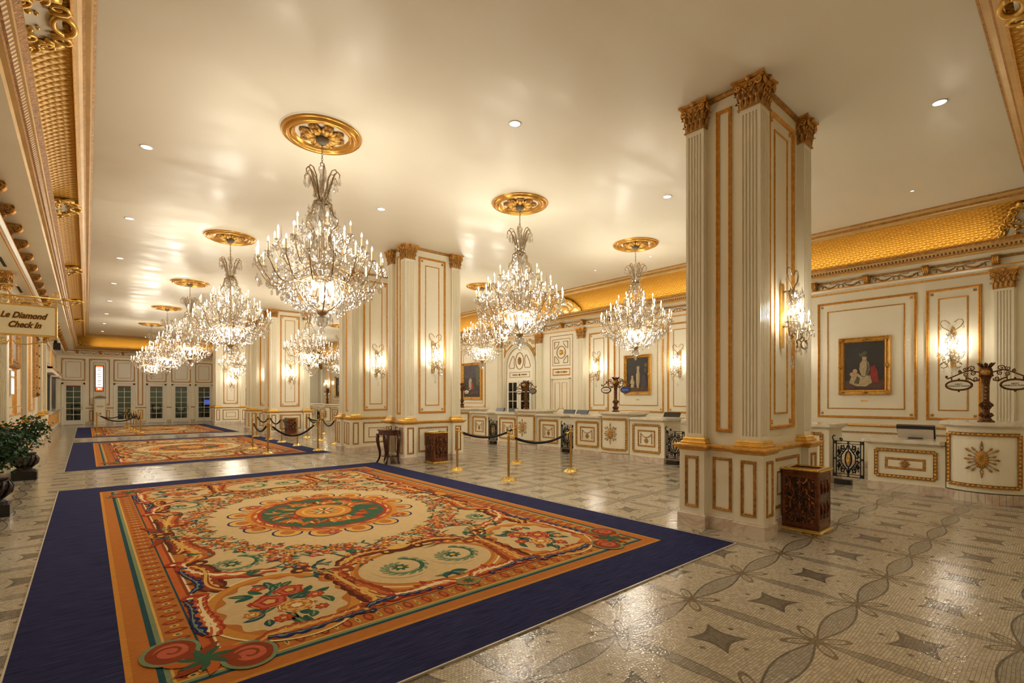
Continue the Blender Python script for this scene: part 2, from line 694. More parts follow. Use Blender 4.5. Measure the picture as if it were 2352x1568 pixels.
def text(body, size, mat, parent, loc, shear=0., name='lettering', ext=.002, align='CENTER', sx=1., bold=0.):
    cu = bpy.data.curves.new(name, 'FONT')
    cu.body = body
    cu.size = size
    cu.align_x = align
    cu.align_y = 'CENTER'
    cu.extrude = ext
    cu.shear = shear
    cu.offset = bold
    cu.space_line = .9
    cu.materials.append(M[mat])
    o = bpy.data.objects.new(name, cu)
    COL.objects.link(o)
    dg = bpy.context.evaluated_depsgraph_get()
    me = bpy.data.meshes.new_from_object(o.evaluated_get(dg))
    bpy.data.objects.remove(o)
    o = bpy.data.objects.new(name, me)
    COL.objects.link(o)
    o.parent = parent
    o.location = loc
    o.rotation_euler = (R(90), 0, 0)
    o.scale = (sx, 1, 1)
    return o


def spiral(cx, cz, r0, r1, a0, turns, n=18):
    """points in XZ"""
    return [(cx + (r0 + (r1 - r0) * i / n) * cos(a0 + 2 * pi * turns * i / n), cz + (r0 + (r1 - r0) * i / n) * sin(a0 + 2 * pi * turns * i / n)) for i in range(n + 1)]


# ------------------------------------------------------------------ room shell
b = MB(); b.box(WX0 - .3, WX1 + .3, WY0 - .3, WY1 + 3.2, -.2, 0, 'floor_mosaic'); b.build('floor', kind='structure')
b = MB(); b.box(CX0 - .02, CX1 + .02, CY0 - .02, CY1 + .02, CEIL, CEIL + .1, 'ceiling_paint'); b.build('ceiling', kind='structure')
MOULD = [(0, 5.602), (0, 5.58), (.025, 5.57), (.045, 5.54), (.09, 5.535), (.115, 5.505), (.115, 5.495), (.15, 5.48), (.175, 5.44), (.20, 5.43), (.20, 5.42)]
COVE = [(.20, 5.42)] + [(.19 + .82 * sin(pi / 2 * i / 12), 4.68 + .76 * cos(pi / 2 * i / 12)) for i in range(0, 13)]
LIP = [(1.01, 4.68), (.62, 4.72), (.56, 4.84), (.50, 4.85), (.47, 4.83), (.47, 4.79), (.52, 4.765), (.53, 4.745), (.55, 4.74)]
DENT = [(.55, 4.74), (.58, 4.70)]
LIP2 = [(.58, 4.70), (.60, 4.695), (.61, 4.665), (.65, 4.66), (.67, 4.625)]
SOFF = [(.67, 4.625), (1.10, 4.615)]
ARGS = (CX0, CX1, CY0, CY1)
i_ = 0
for sd in ('near', 'right', 'end', 'left'):
    i_ += 1
    b = MB()
    for j_, m_ in ((0, 'antique_gold'), (2, 'cornice_gold'), (4, 'antique_gold'), (6, 'cornice_gold'), (8, 'gold_molding')):
        b.side(sd, *ARGS, MOULD[j_:j_ + 3], m_)
    b.build('trim_%d' % i_, kind='structure')
    i_ += 1
    b = MB(); b.side(sd, *ARGS, COVE, 'cove_gilt_side' if sd in ('left', 'right') else 'cove_gilt_end', True); b.build('trim_%d' % i_, kind='structure')
    i_ += 1
    b = MB()
    for j_, m_ in ((0, 'cornice_gold'), (2, 'cornice_gold'), (4, 'antique_gold'), (6, 'cornice_gold')):
        b.side(sd, *ARGS, LIP[j_:j_ + 3], m_)
    b.side(sd, *ARGS, DENT, 'dentil_side' if sd in ('left', 'right') else 'dentil_end')
    b.side(sd, *ARGS, LIP2[:3], 'antique_gold'); b.side(sd, *ARGS, LIP2[2:], 'cornice_gold')
    b.side(sd, *ARGS, SOFF, 'cream_paint')
    # frieze on the wall head and architrave below it
    wo = 1.12
    b.side(sd, *ARGS, [(wo, 4.64), (wo, 4.28)], 'cream_paint')
    b.side(sd, *ARGS, [(wo - .03, 4.615), (wo - .03, 4.575), (wo, 4.57)], 'antique_gold')
    b.side(sd, *ARGS, [(wo, 4.43), (wo - .07, 4.425), (wo - .07, 4.40), (wo - .03, 4.36), (wo, 4.35)], 'cream_paint')
    b.side(sd, *ARGS, [(wo - .072, 4.428), (wo - .075, 4.41), (wo - .072, 4.40)], 'gold_molding')
    b.side(sd, *ARGS, [(wo, 4.325), (wo - .022, 4.315), (wo - .022, 4.285), (wo, 4.28)], 'gold_molding')
    b.build('trim_%d' % i_, kind='structure')
FX0, FX1, FY0, FY1 = CX0 - 1.12, CX1 + 1.12, CY0 - 1.12, CY1 + 1.12      # frieze planes: -1.04, 14.28, -.41, 40.82

# walls
b = MB(); b.box(WX1, WX1 + .2, WY0 - .3, WY1 + .3, 0, 4.7, 'cream_paint'); b.build('wall_right', kind='structure')
b = MB(); b.box(WX0 - .3, WX1 + .3, WY0 - .2, WY0, 0, 4.7, 'cream_paint'); b.build('wall_near', kind='structure')
b = MB(); b.box(WX0 - .2, WX0, WY0 - .3, WY1 + .3, 0, 4.7, 'cream_paint')
b.box(WX0 - .02, FX0, WY0, WY1, 4.275, 4.65, 'cream_paint')
for yy in (11.6, 13.0, 16.2, 20.5, 26.5, 33):      # air slots in the side soffit
    b.box(-1.24, -1.19, yy, yy + .9, 4.27, 4.28, 'slot_black')
b.build('wall_left', kind='structure')
DOORS = [(-1.08, -.16), (1.40, 2.32), (3.10, 4.02), (4.50, 5.42), (5.86, 6.78), (8.4, 9.3)]
b = MB()
xs = [WX0 - .3] + [q for d in DOORS for q in d] + [WX1 + .3]
for i in range(0, len(xs), 2):
    b.box(xs[i], xs[i + 1], WY1, WY1 + .2, 0, 4.7, 'cream_paint')
for d in DOORS:
    b.box(*d, WY1, WY1 + .2, 2.5, 4.7, 'cream_paint')
b.build('wall_end', kind='structure')
# dark service corridor beyond the glass doors
b = MB()
b.box(WX0, WX1, WY1 + 3.0, WY1 + 3.1, 0, 3.2, 'sign_grey')
b.box(WX0, WX1, WY1 + .2, WY1 + 3.0, 3.1, 3.2, 'paper_grey')
b.box(WX0 - .1, WX0, WY1 + .2, WY1 + 3.0, 0, 3.2, 'canvas_olive')
b.box(WX1, WX1 + .1, WY1 + .2, WY1 + 3.0, 0, 3.2, 'canvas_olive')
b.build('wall_corridor', kind='structure')
lamp('AREA', (3, WY1 + 1.8, 3.05), 45, (.85, 1, .85), shape='RECTANGLE', size=8, size_y=.4)


def wallobj(name, side, at, kind='structure'):
    """origin and rotation for something on a wall whose local front is -Y"""
    if side == 'right':
        return dict(loc=(WX1, at, 0), rz=-pi / 2)
    if side == 'left':
        return dict(loc=(WX0, at, 0), rz=pi / 2)
    return dict(loc=(at, WY1, 0), rz=0)


def panel(b, x0, x1, z0, z1, inset=.2, w=.06, w2=.028, corners=True, y=0.):
    b.rect_mold(x0, x1, z0, z1, w, .035, 'gold_molding', y)
    if inset:
        b.rect_mold(x0 + inset, x1 - inset, z0 + inset, z1 - inset, w2, .016, 'gold_molding', y)
    if corners:
        for cx in (x0 + w + .05, x1 - w - .05):
            for cz in (z0 + w + .05, z1 - w - .05):
                for k_ in range(4):
                    an = pi / 4 + k_ * pi / 2
                    b.sphere((cx + .02 * cos(an), y - .006, cz + .02 * sin(an)), .016, 'gold_molding', 6, 4)


TR = [100]


def trim(b, side, at=0):
    TR[0] += 1
    return b.build('trim_%d' % TR[0], kind='structure', **wallobj('', side, at))


# frieze ornament: laurel ring, swags and drops between consoles
def swag(b, cx, w, zt):
    """centre x, half width, top z, in the XZ plane just proud of y=0"""
    def tb(pts, r, m='antique_gold'):
        b.tube([(x, -.012, z) for x, z in pts], r, 5, m)
    tb([(cx + .055 * cos(t * pi / 8), zt - .075 + .05 * sin(t * pi / 8)) for t in range(17)], .012)
    for s_ in (-1, 1):
        n = 10
        tb([(cx + s_ * (.07 + (w - .13) * i / n), zt - .02 - .075 * sin(pi * i / n) + .01 * i / n) for i in range(n + 1)],
           [.008 + .014 * sin(pi * i / n) for i in range(n + 1)])
        tb([(cx + s_ * (w - .07), zt - .02), (cx + s_ * (w - .06), zt - .09)], [.006, .016])
        tb([(cx + s_ * (w - .14), zt - .035), (cx + s_ * (w - .05), zt - .01), (cx + s_ * w, zt - .02)], .006)
        tb([(cx + s_ * .03, zt - .02), (cx + s_ * .10, zt), (cx + s_ * .2, zt - .005), (cx + s_ * .24, zt + .012)], .007)


def frieze(side, a0, a1, first, step):
    """swags along the frieze as wall trim, consoles as counted things"""
    b = MB()
    y = a0
    while y < a1 - .2:
        if side == 'right':
            swag(b, -(y + step / 2), step / 2 - .10, 4.545)
        elif side == 'end':
            swag(b, y + step / 2, step / 2 - .10, 4.545)
        else:
            swag(b, y + step / 2, step / 2 - .10, 4.545)
        y += step
    TR[0] += 1
    if side == 'right':
        b.build('trim_%d' % TR[0], kind='structure', loc=(FX1, 0, 0), rz=-pi / 2)
    elif side == 'end':
        b.build('trim_%d' % TR[0], kind='structure', loc=(0, FY1, 0))
    else:
        b.build('trim_%d' % TR[0], kind='structure', loc=(FX0, 0, 0), rz=pi / 2)


frieze('right', 1.22 - .0, 40, 0, 1.115)
frieze('end', -.43, 14.0, 0, 1.115)
frieze('left', 4.0, 40, 0, 1.115)

# the scrolled console bracket, one mesh shared
b = MB()
pr = [(0, 4.62), (-.20, 4.62), (-.21, 4.59)] + [(-.15 - .055 * cos(t), 4.545 + .055 * sin(t)) for t in [pi * .45 - i * pi * .22 for i in range(7)]] + [(-.06, 4.46), (-.045, 4.43), (0, 4.43)]
b.bar(-.06, .06, pr, 'antique_gold')
for s_ in (-1, 1):
    b.tube([(s_ * .066, -y_, z_) for y_, z_ in spiral(.15, 4.545, .045, .008, pi / 2, 1.6, 20)], .008, 5, 'antique_gold')
b.tube([(0, -.06, 4.44), (0, -.09, 4.475), (0, -.13, 4.49)], [.03, .04, .02], 7, 'antique_gold')
for s_ in (-1, 0, 1):
    b.tube([(s_ * .03, -.205, 4.60), (s_ * .035, -.205, 4.54), (s_ * .03, -.16, 4.48), (s_ * .03, -.08, 4.45)], [.01, .018, .014, .01], 6, 'gold_molding')
proto = b.build('frieze_console', loc=(FX1, 1.22, 0), rz=-pi / 2)
tag(proto, 'carved gold scroll console in the frieze of the reception wall', 'bracket', 'gold consoles along the reception wall frieze')
for i in range(1, 35):
    c_ = proto.copy(); COL.objects.link(c_); c_.location = (FX1, 1.22 + 1.115 * i, 0)
for i in range(13):
    c_ = proto.copy(); COL.objects.link(c_); c_.location = (-.43 + 1.115 * i, FY1, 0); c_.rotation_euler = (0, 0, 0)
    c_['label'] = 'carved gold scroll console in the frieze above the far glass doors'; c_['group'] = 'gold consoles along the far wall frieze'
for i in range(33):
    c_ = proto.copy(); COL.objects.link(c_); c_.location = (FX0, 4.0 + 1.115 * i, 0); c_.rotation_euler = (0, 0, pi / 2)
    c_['label'] = 'carved gold scroll console projecting over the left wall'; c_['group'] = 'gold consoles along the left wall'


# gilded cartouches on the cove
def cove_pt(t):
    return (.19 + .82 * sin(pi / 2 * t), 4.68 + .76 * cos(pi / 2 * t))


def cartouche():
    """local: x along the wall, -y towards the room, origin below the ceiling edge; y = outward"""
    b = MB()
    def P3(u, t, h=.02):
        o, z = cove_pt(t)
        nx, nz = -sin(pi / 2 * t), -cos(pi / 2 * t)
        return (u, o + nx * h, z + nz * h)
    # cream shield
    cols = 14
    vs, fs = [], []
    for j in range(11):
        t = .06 + .86 * j / 10
        w_ = .34 + .50 * t
        for i in range(cols + 1):
            u = -w_ + 2 * w_ * i / cols
            vs.append(P3(u, t, .05))
    for j in range(10):
        for i in range(cols):
            q = j * (cols + 1) + i
            fs.append((q, q + 1, q + cols + 2, q + cols + 1))
    b.add(vs, fs, 'cream_paint', True)
    rnd = random.Random(4)
    for s_ in (-1, 1):
        edge = [(s_ * (.34 + .50 * t), t) for t in [.06 + .88 * i / 14 for i in range(15)]]
        b.tube([P3(u, t, .05) for u, t in edge], [.035 + .015 * sin(i * 2.2) for i in range(15)], 7, 'gold_bright')
        b.tube([P3(u * .88, t, .06) for u, t in edge], .012, 5, 'gold_bright')
        for i in range(2, 15, 2):
            u, t = edge[i]
            pts = [P3(u + s_ * .0 + .085 * (1 - q / 14) * cos(q * .75 + i), t + .085 * (1 - q / 14) * sin(q * .75 + i), .08) for q in range(12)]
            b.tube(pts, [.022 - .001 * q for q in range(12)], 6, 'gold_bright')
        for i in range(14):
            u, t = s_ * rnd.uniform(.05, .5), rnd.uniform(.45, .8)
            b.sphere(P3(u, t, .07), rnd.uniform(.02, .04), 'gold_bright', 6, 4)
        for i in range(6):
            u = s_ * (.12 + .09 * i)
            b.tube([P3(u, .78 - .04 * i, .08), P3(u + s_ * .05, .70 - .04 * i, .10), P3(u + s_ * .11, .68 - .04 * i, .07)], [.012, .026, .006], 6, 'gold_bright')
    b.tube([P3(.15 * cos(q * pi / 8), .05 + .07 * sin(q * pi / 8), .07) for q in range(17)], .028, 7, 'gold_bright')
    for s_ in (-1, 1):
        for (u0, t0, r0) in ((.27, .08, .09), (.38, .20, .08), (.30, .30, .07), (.50, .36, .07)):
            b.tube([P3(s_ * (u0 + r0 * (1 - q / 15) * cos(q * .7 + u0 * 9)), t0 + r0 * (1 - q / 15) * sin(q * .7 + u0 * 9), .075) for q in range(13)], [.024 - .001 * q for q in range(13)], 6, 'gold_bright')
        for q in range(9):
            u0, t0 = s_ * (.12 + .03 * q), .22 + .05 * q
            b.sphere(P3(u0, t0, .07), .022 + .008 * (q % 3), 'gold_bright', 6, 4)
    for q in range(9):
        an = pi * q / 8
        b.tube([P3(.05 * cos(an), .62, .08), P3(.14 * cos(an), .62 - .1 * sin(an), .10), P3(.22 * cos(an), .62 - .18 * sin(an), .07)], [.012, .03, .006], 6, 'gold_bright')
    return b


proto = cartouche().build('cove_cartouche', loc=(CX0, 6.6, 0), rz=pi / 2)
tag(proto, 'large cream and gilt shell cartouche nearest on the left cove', 'cartouche', 'gilt cartouches on the left cove')
for i, (y_, lb) in enumerate([(12.85, 'second'), (19.1, 'third'), (25.4, 'fourth'), (31.6, 'fifth')]):
    c_ = proto.copy(); COL.objects.link(c_); c_.location = (CX0, y_, 0)
    c_['label'] = 'cream and gilt cartouche on the left cove, %s from the camera' % lb
for y_, lb in ((.45, 'gilt cartouche on the lit right cove above the nearest wall pilaster'), (13.1, 'gilt cartouche on the lit right cove above the arched glass door')):
    c_ = proto.copy(); COL.objects.link(c_); c_.location = (CX1, y_, 0); c_.rotation_euler = (0, 0, -pi / 2)
    c_['label'] = lb; c_['group'] = 'gilt cartouches on the right cove'
c_ = proto.copy(); COL.objects.link(c_); c_.location = (6.6, CY0, 0); c_.rotation_euler = (0, 0, pi)
c_['label'] = 'gilt cartouche on the near end cove at the top right'; c_['group'] = 'gilt cartouches on the near cove'
# scrolled corner ornament where left and end cove meet
b = MB()
for an in (0, 1):
    for j in range(3):
        pts = [(.25 + .28 * j + .13 * (1 - q / 16) * cos(q * .7), -.05 * (1 if True else 0), 4.98 + .1 * j * (-1) + .13 * (1 - q / 16) * sin(q * .7)) for q in range(14)]
        if an:
            pts = [(y_ * -1 * 0 - .0 + y_, -x_, z_) for x_, y_, z_ in pts]
        b.tube(pts, [.03 - .0015 * q for q in range(14)], 6, 'gold_bright')
c_ = b.build('cove_corner_ornament', loc=(CX0 - .72, CY1 + .72, 0))
tag(c_, 'gilt scroll ornament in the far left corner of the cove', 'ornament')


# ------------------------------------------------------------------ Corinthian capital for square shafts, hw = half width of shaft
def capital(b, cx, cy, hw, z0, z1, hd=None, m='antique_gold', sides=(0, 1, 2, 3)):
    hd = hd if hd else hw
    H = z1 - z0
    Z = lambda t: z0 + H * t
    def rect(t, e):
        return [(cx - hw - e, cy - hd - e, Z(t)), (cx + hw + e, cy - hd - e, Z(t)), (cx + hw + e, cy + hd + e, Z(t)), (cx - hw - e, cy + hd + e, Z(t))]
    pr = [(0, .0), (0, .02), (.045, .02), (.045, -.004), (.1, 0), (.55, .01), (.8, .035), (.86, .045)]
    vs = []
    for t, e_ in pr:
        vs += rect(t, e_)
    b.add(vs, [(j * 4 + i, j * 4 + (i + 1) % 4, (j + 1) * 4 + (i + 1) % 4, (j + 1) * 4 + i) for j in range(len(pr) - 1) for i in range(4)], m)
    # abacus with drawn-in sides
    for (za, zb, e_) in ((.86, .92, .055), (.92, 1., .075)):
        out = []
        for i in range(4):
            c4 = [(-1, -1), (1, -1), (1, 1), (-1, 1)]
            a_, b_ = c4[i], c4[(i + 1) % 4]
            A = Vector((cx + a_[0] * (hw + e_), cy + a_[1] * (hd + e_)))
            B = Vector((cx + b_[0] * (hw + e_), cy + b_[1] * (hd + e_)))
            nrm = Vector(((a_[0] + b_[0]) / 2, (a_[1] + b_[1]) / 2))
            for q in range(6):
                p_ = A.lerp(B, q / 6) - nrm * .03 * sin(pi * q / 6)
                out.append((p_.x, p_.y))
        b.extrude(out, Z(za), Z(zb), 'gold_molding')
    # acanthus leaves and volutes on each side
    for sd in sides:
        an = [-pi / 2, 0, pi / 2, pi][sd]
        w_ = hw if sd in (0, 2) else hd
        d_ = hd if sd in (0, 2) else hw
        ca, sa_ = cos(an + pi / 2), sin(an + pi / 2)
        def Q(u, o, t):
            # u along the side, o outward
            ox, oy = cos(an), sin(an)
            return (cx + ca * u + ox * (d_ + o), cy + sa_ * u + oy * (d_ + o), Z(t))
        n = 4
        for row, (t0, t1, k_, sh) in enumerate(((.05, .42, n, 0), (.3, .66, n + 1, 0))):
            for i in range(k_):
                u = -w_ + (2 * w_) * (i + .5) / k_ if row == 0 else -w_ + 2 * w_ * i / (k_ - 1)
                lw = .85 * w_ / k_
                vs = []
                ns = 5
                for j in range(ns + 1):
                    t = j / ns
                    o = .01 + .012 * t + .05 * max(0, t - .55) ** 1.0 * 1.6
                    tt = t0 + (t1 - t0) * (t if t < .85 else .85 - (t - .85) * .9)
                    ww = lw * (1 + .25 * sin(t * 9)) * (1 - .45 * t ** 3)
                    vs += [Q(u - ww, o, tt), Q(u, o + .014, tt), Q(u + ww, o, tt)]
                fs = []
                for j in range(ns):
                    fs += [(j * 3, j * 3 + 1, j * 3 + 4, j * 3 + 3), (j * 3 + 1, j * 3 + 2, j * 3 + 5, j * 3 + 4)]
                b.add(vs, fs, m)
        for s_ in (-1, 1):
            b.tube([Q(s_ * (w_ * .2), .03, .5), Q(s_ * w_ * .55, .035, .68), Q(s_ * w_ * .95, .05, .78)], .012, 5, 'gold_molding')
            pts = spiral(0, 0, .042, .006, pi / 2, -1.5 * s_, 14)
            b.tube([Q(s_ * w_ * .98 + x_, .055, .72 + z_ / H) for x_, z_ in pts], .012, 5, 'gold_molding')
            pts = spiral(0, 0, .026, .005, pi / 2, 1.4 * s_, 10)
            b.tube([Q(s_ * w_ * .25 + x_, .045, .72 + z_ / H) for x_, z_ in pts], .008, 5, 'gold_molding')
        b.sphere(Q(0, .06, .92), .03, 'gold_molding', 7, 5)


def fluted(x0, x1, y0, y1, sides, n=5, d=.02, fw=.55):
    """outline of a pier with n grooves on the given sides (0 front -y, 1 right, 2 back, 3 left)"""
    c4 = [(x0, y0), (x1, y0), (x1, y1), (x0, y1)]
    nr = [(0, 1), (-1, 0), (0, -1), (1, 0)]
    out = []
    for i in range(4):
        A, B = Vector(c4[i]), Vector(c4[(i + 1) % 4])
        out.append(tuple(A))
        if i in sides:
            N_ = Vector(nr[i])
            for q in range(n):
                m_ = .10 + .80 * (q + .5) / n
                h = .80 / n * fw / 2
                for s_, dd in ((-h, 0), (-h * .6, d), (h * .6, d), (h, 0)):
                    out.append(tuple(A.lerp(B, m_ + s_) + N_ * dd))
    return out


def pier(b, x0, x1, y0, y1, sides, z0, zf0, zf1, z1, n=5, m='cream_paint'):
    b.box(x0, x1, y0, y1, z0, zf0, m)
    b.extrude(fluted(x0, x1, y0, y1, sides, n), zf0, zf1, m)
    b.box(x0, x1, y0, y1, zf1, z1, m)


def rect_prof(b, x0, x1, y0, y1, prof, m):
    """closed moulding round a block; prof (outward, z) from bottom to top"""
    b.ring(x0, x1, y0, y1, prof, m)
    for (o, z) in (prof[0], prof[-1]):
        b.add([(x0 - o, y0 - o, z), (x1 + o, y0 - o, z), (x1 + o, y1 + o, z), (x0 - o, y1 + o, z)], [(0, 1, 2, 3)], m)


# ------------------------------------------------------------------ free-standing columns (footprint 1.83 x 1.11)
CWX, CWY = 1.83, 1.11


def make_column(label):
    t = thing('panelled_column', label, 'column', (6.07, 2.49, 0), 0, 'panelled columns down the hall')
    cor = [(0, 0), (CWX - .37, 0), (CWX - .37, CWY - .37), (0, CWY - .37)]          # corner blocks .37 square
    b = MB(); b.box(.15, CWX - .15, .16, CWY - .16, 0, CEIL, 'cream_paint')
    b.build('shaft', t)
    b = MB()
    for x, y in cor:
        b.box(x + .01, x + .36, y + .01, y + .36, .15, 1.02, 'cream_paint')
    b.box(.10, CWX - .10, .10, CWY - .10, .15, 1.02, 'cream_paint')
    w = b.build('pedestal', t)
    # pedestal panels
    b = MB()
    b.rect_mold(.46, 1.37, .27, .92, .045, .018, 'antique_gold', .10)
    b.rect_mold(.64, 1.19, .44, .75, .025, .010, 'antique_gold', .10)
    for x in (.09, 1.55):
        b.rect_mold(x, x + .19, .25, .93, .04, .018, 'antique_gold', .01)
    b.m = Matrix.Translation((0, CWY, 0)) @ Matrix.Rotation(-pi / 2, 4, 'Z')
    for x in (.09, .83):
        b.rect_mold(x, x + .19, .25, .93, .04, .018, 'antique_gold', .01)
    b.rect_mold(.43, .68, .25, .93, .04, .018, 'antique_gold', .10)
    b.build('pedestal_molding', w)
    b = MB()
    base = [(.0, 0), (.0, .155), (-.012, .17), (-.012, .176)]
    for x, y in cor:
        rect_prof(b, x - .012, x + .382, y - .012, y + .382, base, 'marble_pale')
    rect_prof(b, .08, CWX - .08, .08, CWY - .08, base, 'marble_pale')
    b.build('base_block', t)
    b = MB()
    cap = [(-.01, 1.0), (.012, 1.015), (.015, 1.03), (.045, 1.045), (.055, 1.06), (.055, 1.078), (.03, 1.086), (-.02, 1.087)]
    for x, y in cor:
        rect_prof(b, x, x + .37, y, y + .37, cap, 'gold_leaf')
    rect_prof(b, .10, CWX - .10, .10, CWY - .10, cap, 'gold_leaf')
    b.build('cap_rail', t)
    # corner piers with capital and base
    A, B_ = .07, .34
    spec = [(0, 0, (0, 3)), (CWX - A - B_ + .07 - .0, 0, (0, 1)), (0, 0, (2, 3)), (0, 0, (1, 2))]
    for i in range(4):
        x0 = A if i in (0, 3) else CWX - B_
        y0 = A if i in (0, 1) else CWY - B_ + .02
        x1, y1 = x0 + .27, y0 + .25
        sides = [(0, 3), (0, 1), (1, 2), (2, 3)][i]
        b = MB(); pier(b, x0, x1, y0, y1, sides, 1.087, 1.22, 5.18, CEIL)
        pl = b.build('pilaster', t)
        b = MB()
        rect_prof(b, x0, x1, y0, y1, [(.05, 1.087), (.055, 1.105), (.05, 1.12), (.03, 1.128), (.028, 1.14), (.035, 1.15), (.02, 1.165), (.002, 1.175)], 'gold_bright')
        b.build('pilaster_base', pl)
        b = MB(); capital(b, (x0 + x1) / 2, (y0 + y1) / 2, .135, 5.24, CEIL - .001, .125)
        b.build('capital', pl)
    # shaft panels
    b = MB(); panel(b, .50, 1.33, 1.28, 5.38, .20, .055, .025, True, .16)
    b.build('panel_molding', t)
    b = MB(); b.m = Matrix.Translation((.15, 0, 0)) @ Matrix.Rotation(-pi / 2, 4, 'Z')
    b.rect_mold(-.66, -.45, 1.25, 5.40, .05, .03, 'gold_molding')
    b.build('panel_molding', t)
    b = MB()
    rect_prof(b, .15, CWX - .15, .16, CWY - .16, [(0, 5.54), (.02, 5.55), (.035, 5.58), (.035, 5.599)], 'antique_gold')
    b.build('ceiling_trim', t)
    return t


COLY = [2.49, 11.22, 14.60, 23.38, 26.80, 35.55]
clabel = ['large cream and gold panelled column, nearest, beside the carpet corner',
          'cream panelled column with the half round mahogany table against its left side',
          'cream panelled column directly behind the one with the mahogany table',
          'cream panelled column with a carved bin behind the rope posts',
          'cream panelled column just behind the column with roped posts around it',
          'farthest cream panelled column, next to the glass doors']
col0 = make_column(clabel[0])
for y_, lb in list(zip(COLY, clabel))[1:]:
    dup(col0, (6.07, y_, 0), 0, lb)

# ------------------------------------------------------------------ reception wall trim (local x = -Y)
b = MB()
b.bar(-40.8, .4, [(0, .985), (-.03, .995), (-.045, 1.02), (-.035, 1.045), (0, 1.05)], 'gold_molding')
b.bar(-40.8, .4, [(0, .83), (-.02, .835), (-.02, .865), (0, .87)], 'antique_gold')
trim(b, 'right')
b = MB(); b.bar(-40.8, .4, [(0, 0), (-.03, 0), (-.03, .15), (0, .17)], 'marble_pale'); b.build('baseboard_right', kind='structure', loc=(WX1, 0, 0), rz=-pi / 2)
paint_y = [3.52, 10.02, 19.55, 37.0]
sc_y = [1.90, 5.20, 8.42, 11.72, 17.95 + 3.3, 38.6, 35.4]
for yc in paint_y:
    b = MB(); panel(b, -(yc + 1.01), -(yc - 1.01), 1.19, 4.09, .22); trim(b, 'right')
for yc in sc_y:
    b = MB(); panel(b, -(yc + .46), -(yc - .46), 1.19, 4.09, .21); trim(b, 'right')
for yc in (24.0, 26.5, 29.0, 31.5, 33.6):
    b = MB(); panel(b, -(yc + .6), -(yc - .6), 1.19, 4.09, .2); trim(b, 'right')


def make_wall_pilaster():
    t = thing('wall_pilaster', 'x', 'pilaster', (WX1, 1.1, 0), -pi / 2, 'fluted pilasters on the reception wall')
    b = MB(); b.box(-.17, .17, -.05, 0, .17, 3.95, 'cream_paint')
    pier(b, -.145, .145, -.085, -.02, (0,), 1.05, 1.2, 3.88, 3.95)
    b.build('shaft', t)
    b = MB(); rect_prof(b, -.145, .145, -.085, -.0, [(.04, 1.05), (.04, 1.09), (.02, 1.10), (.025, 1.13), (0, 1.15)], 'gold_bright'); b.build('pilaster_base', t)
    b = MB(); capital(b, 0, -.03, .15, 3.93, 4.34, .06, sides=(0, 1, 3)); b.build('capital', t)
    return t


wp_ = make_wall_pilaster()
wp_['label'] = 'fluted wall pilaster with gold capital at the far right of the photo'
for y_, lb in ((12.54, 'fluted wall pilaster between the crystal sconce and the panelled door'), (14.84, 'fluted wall pilaster between the panelled door and the arched door'),
               (17.45, 'fluted wall pilaster left of the arched glass door'), (22.6, 'fluted wall pilaster far down the reception wall'), (35.9 + 4.2, 'farthest fluted wall pilaster seen between the columns')):
    dup(wp_, (WX1, y_, 0), -pi / 2, lb)

# arched glass door bay (Y 15.24..16.95), local x = -(Y - 16.1)
aw = .86
arc = lambda r, z0, n=20: [(r * cos(pi * i / n), z0 + r * sin(pi * i / n)) for i in range(n + 1)]
b = MB()
for r_, w_, h_ in ((aw + .14, .05, .10), (aw + .05, .05, .07)):
    pth = [(r_, -h_ / 2, .0)] + [(x_, -h_ / 2, z_) for x_, z_ in arc(r_, 3.0)] + [(-r_, -h_ / 2, 0)]
    b.tube(pth, w_, 6, 'cream_paint')
b.plate([(aw, .0)] + arc(aw, 3.0) + [(-aw, 0)], -.012, -.001, 'cream_paint')
t = b.build('trim_150', kind='structure', loc=(WX1, 16.1, 0), rz=-pi / 2)
b = MB()
F = -.02
b.tube([(.0 + .26 * cos(q * pi / 12), F, 3.28 + .36 * sin(q * pi / 12)) for q in range(25)], .016, 6, 'antique_gold')
for q in range(10):
    an = q * 2 * pi / 10
    b.tube([(0, F, 3.28), (.07 * cos(an), F - .01, 3.28 + .10 * sin(an)), (.13 * cos(an), F, 3.28 + .18 * sin(an))], [.02, .03, .008], 6, 'antique_gold')
for s_ in (-1, 1):
    b.tube([(s_ * x_, F, z_) for x_, z_ in ((.33, 3.05), (.36, 3.2), (.33, 3.35), (.38, 3.5), (.45, 3.52), (.6, 3.3), (.70, 3.05), (.66, 2.98), (.36, 2.98), (.33, 3.05))], .014, 6, 'antique_gold')
b.rect_mold(-.66, .66, 2.56, 2.80, .02, .012, 'antique_gold', -.012)
for s_ in (-1, 1):
    for q in range(5):
        b.tube([(s_ * (.14 + .07 * q), F, 2.68), (s_ * (.2 + .07 * q), F, 2.68 + .03)], [.02, .004], 5, 'antique_gold')
        b.tube([(s_ * (.14 + .07 * q), F, 2.68), (s_ * (.2 + .07 * q), F, 2.68 - .03)], [.02, .004], 5, 'antique_gold')
b.sphere((0, F, 2.68), .05, 'antique_gold', 8, 6)
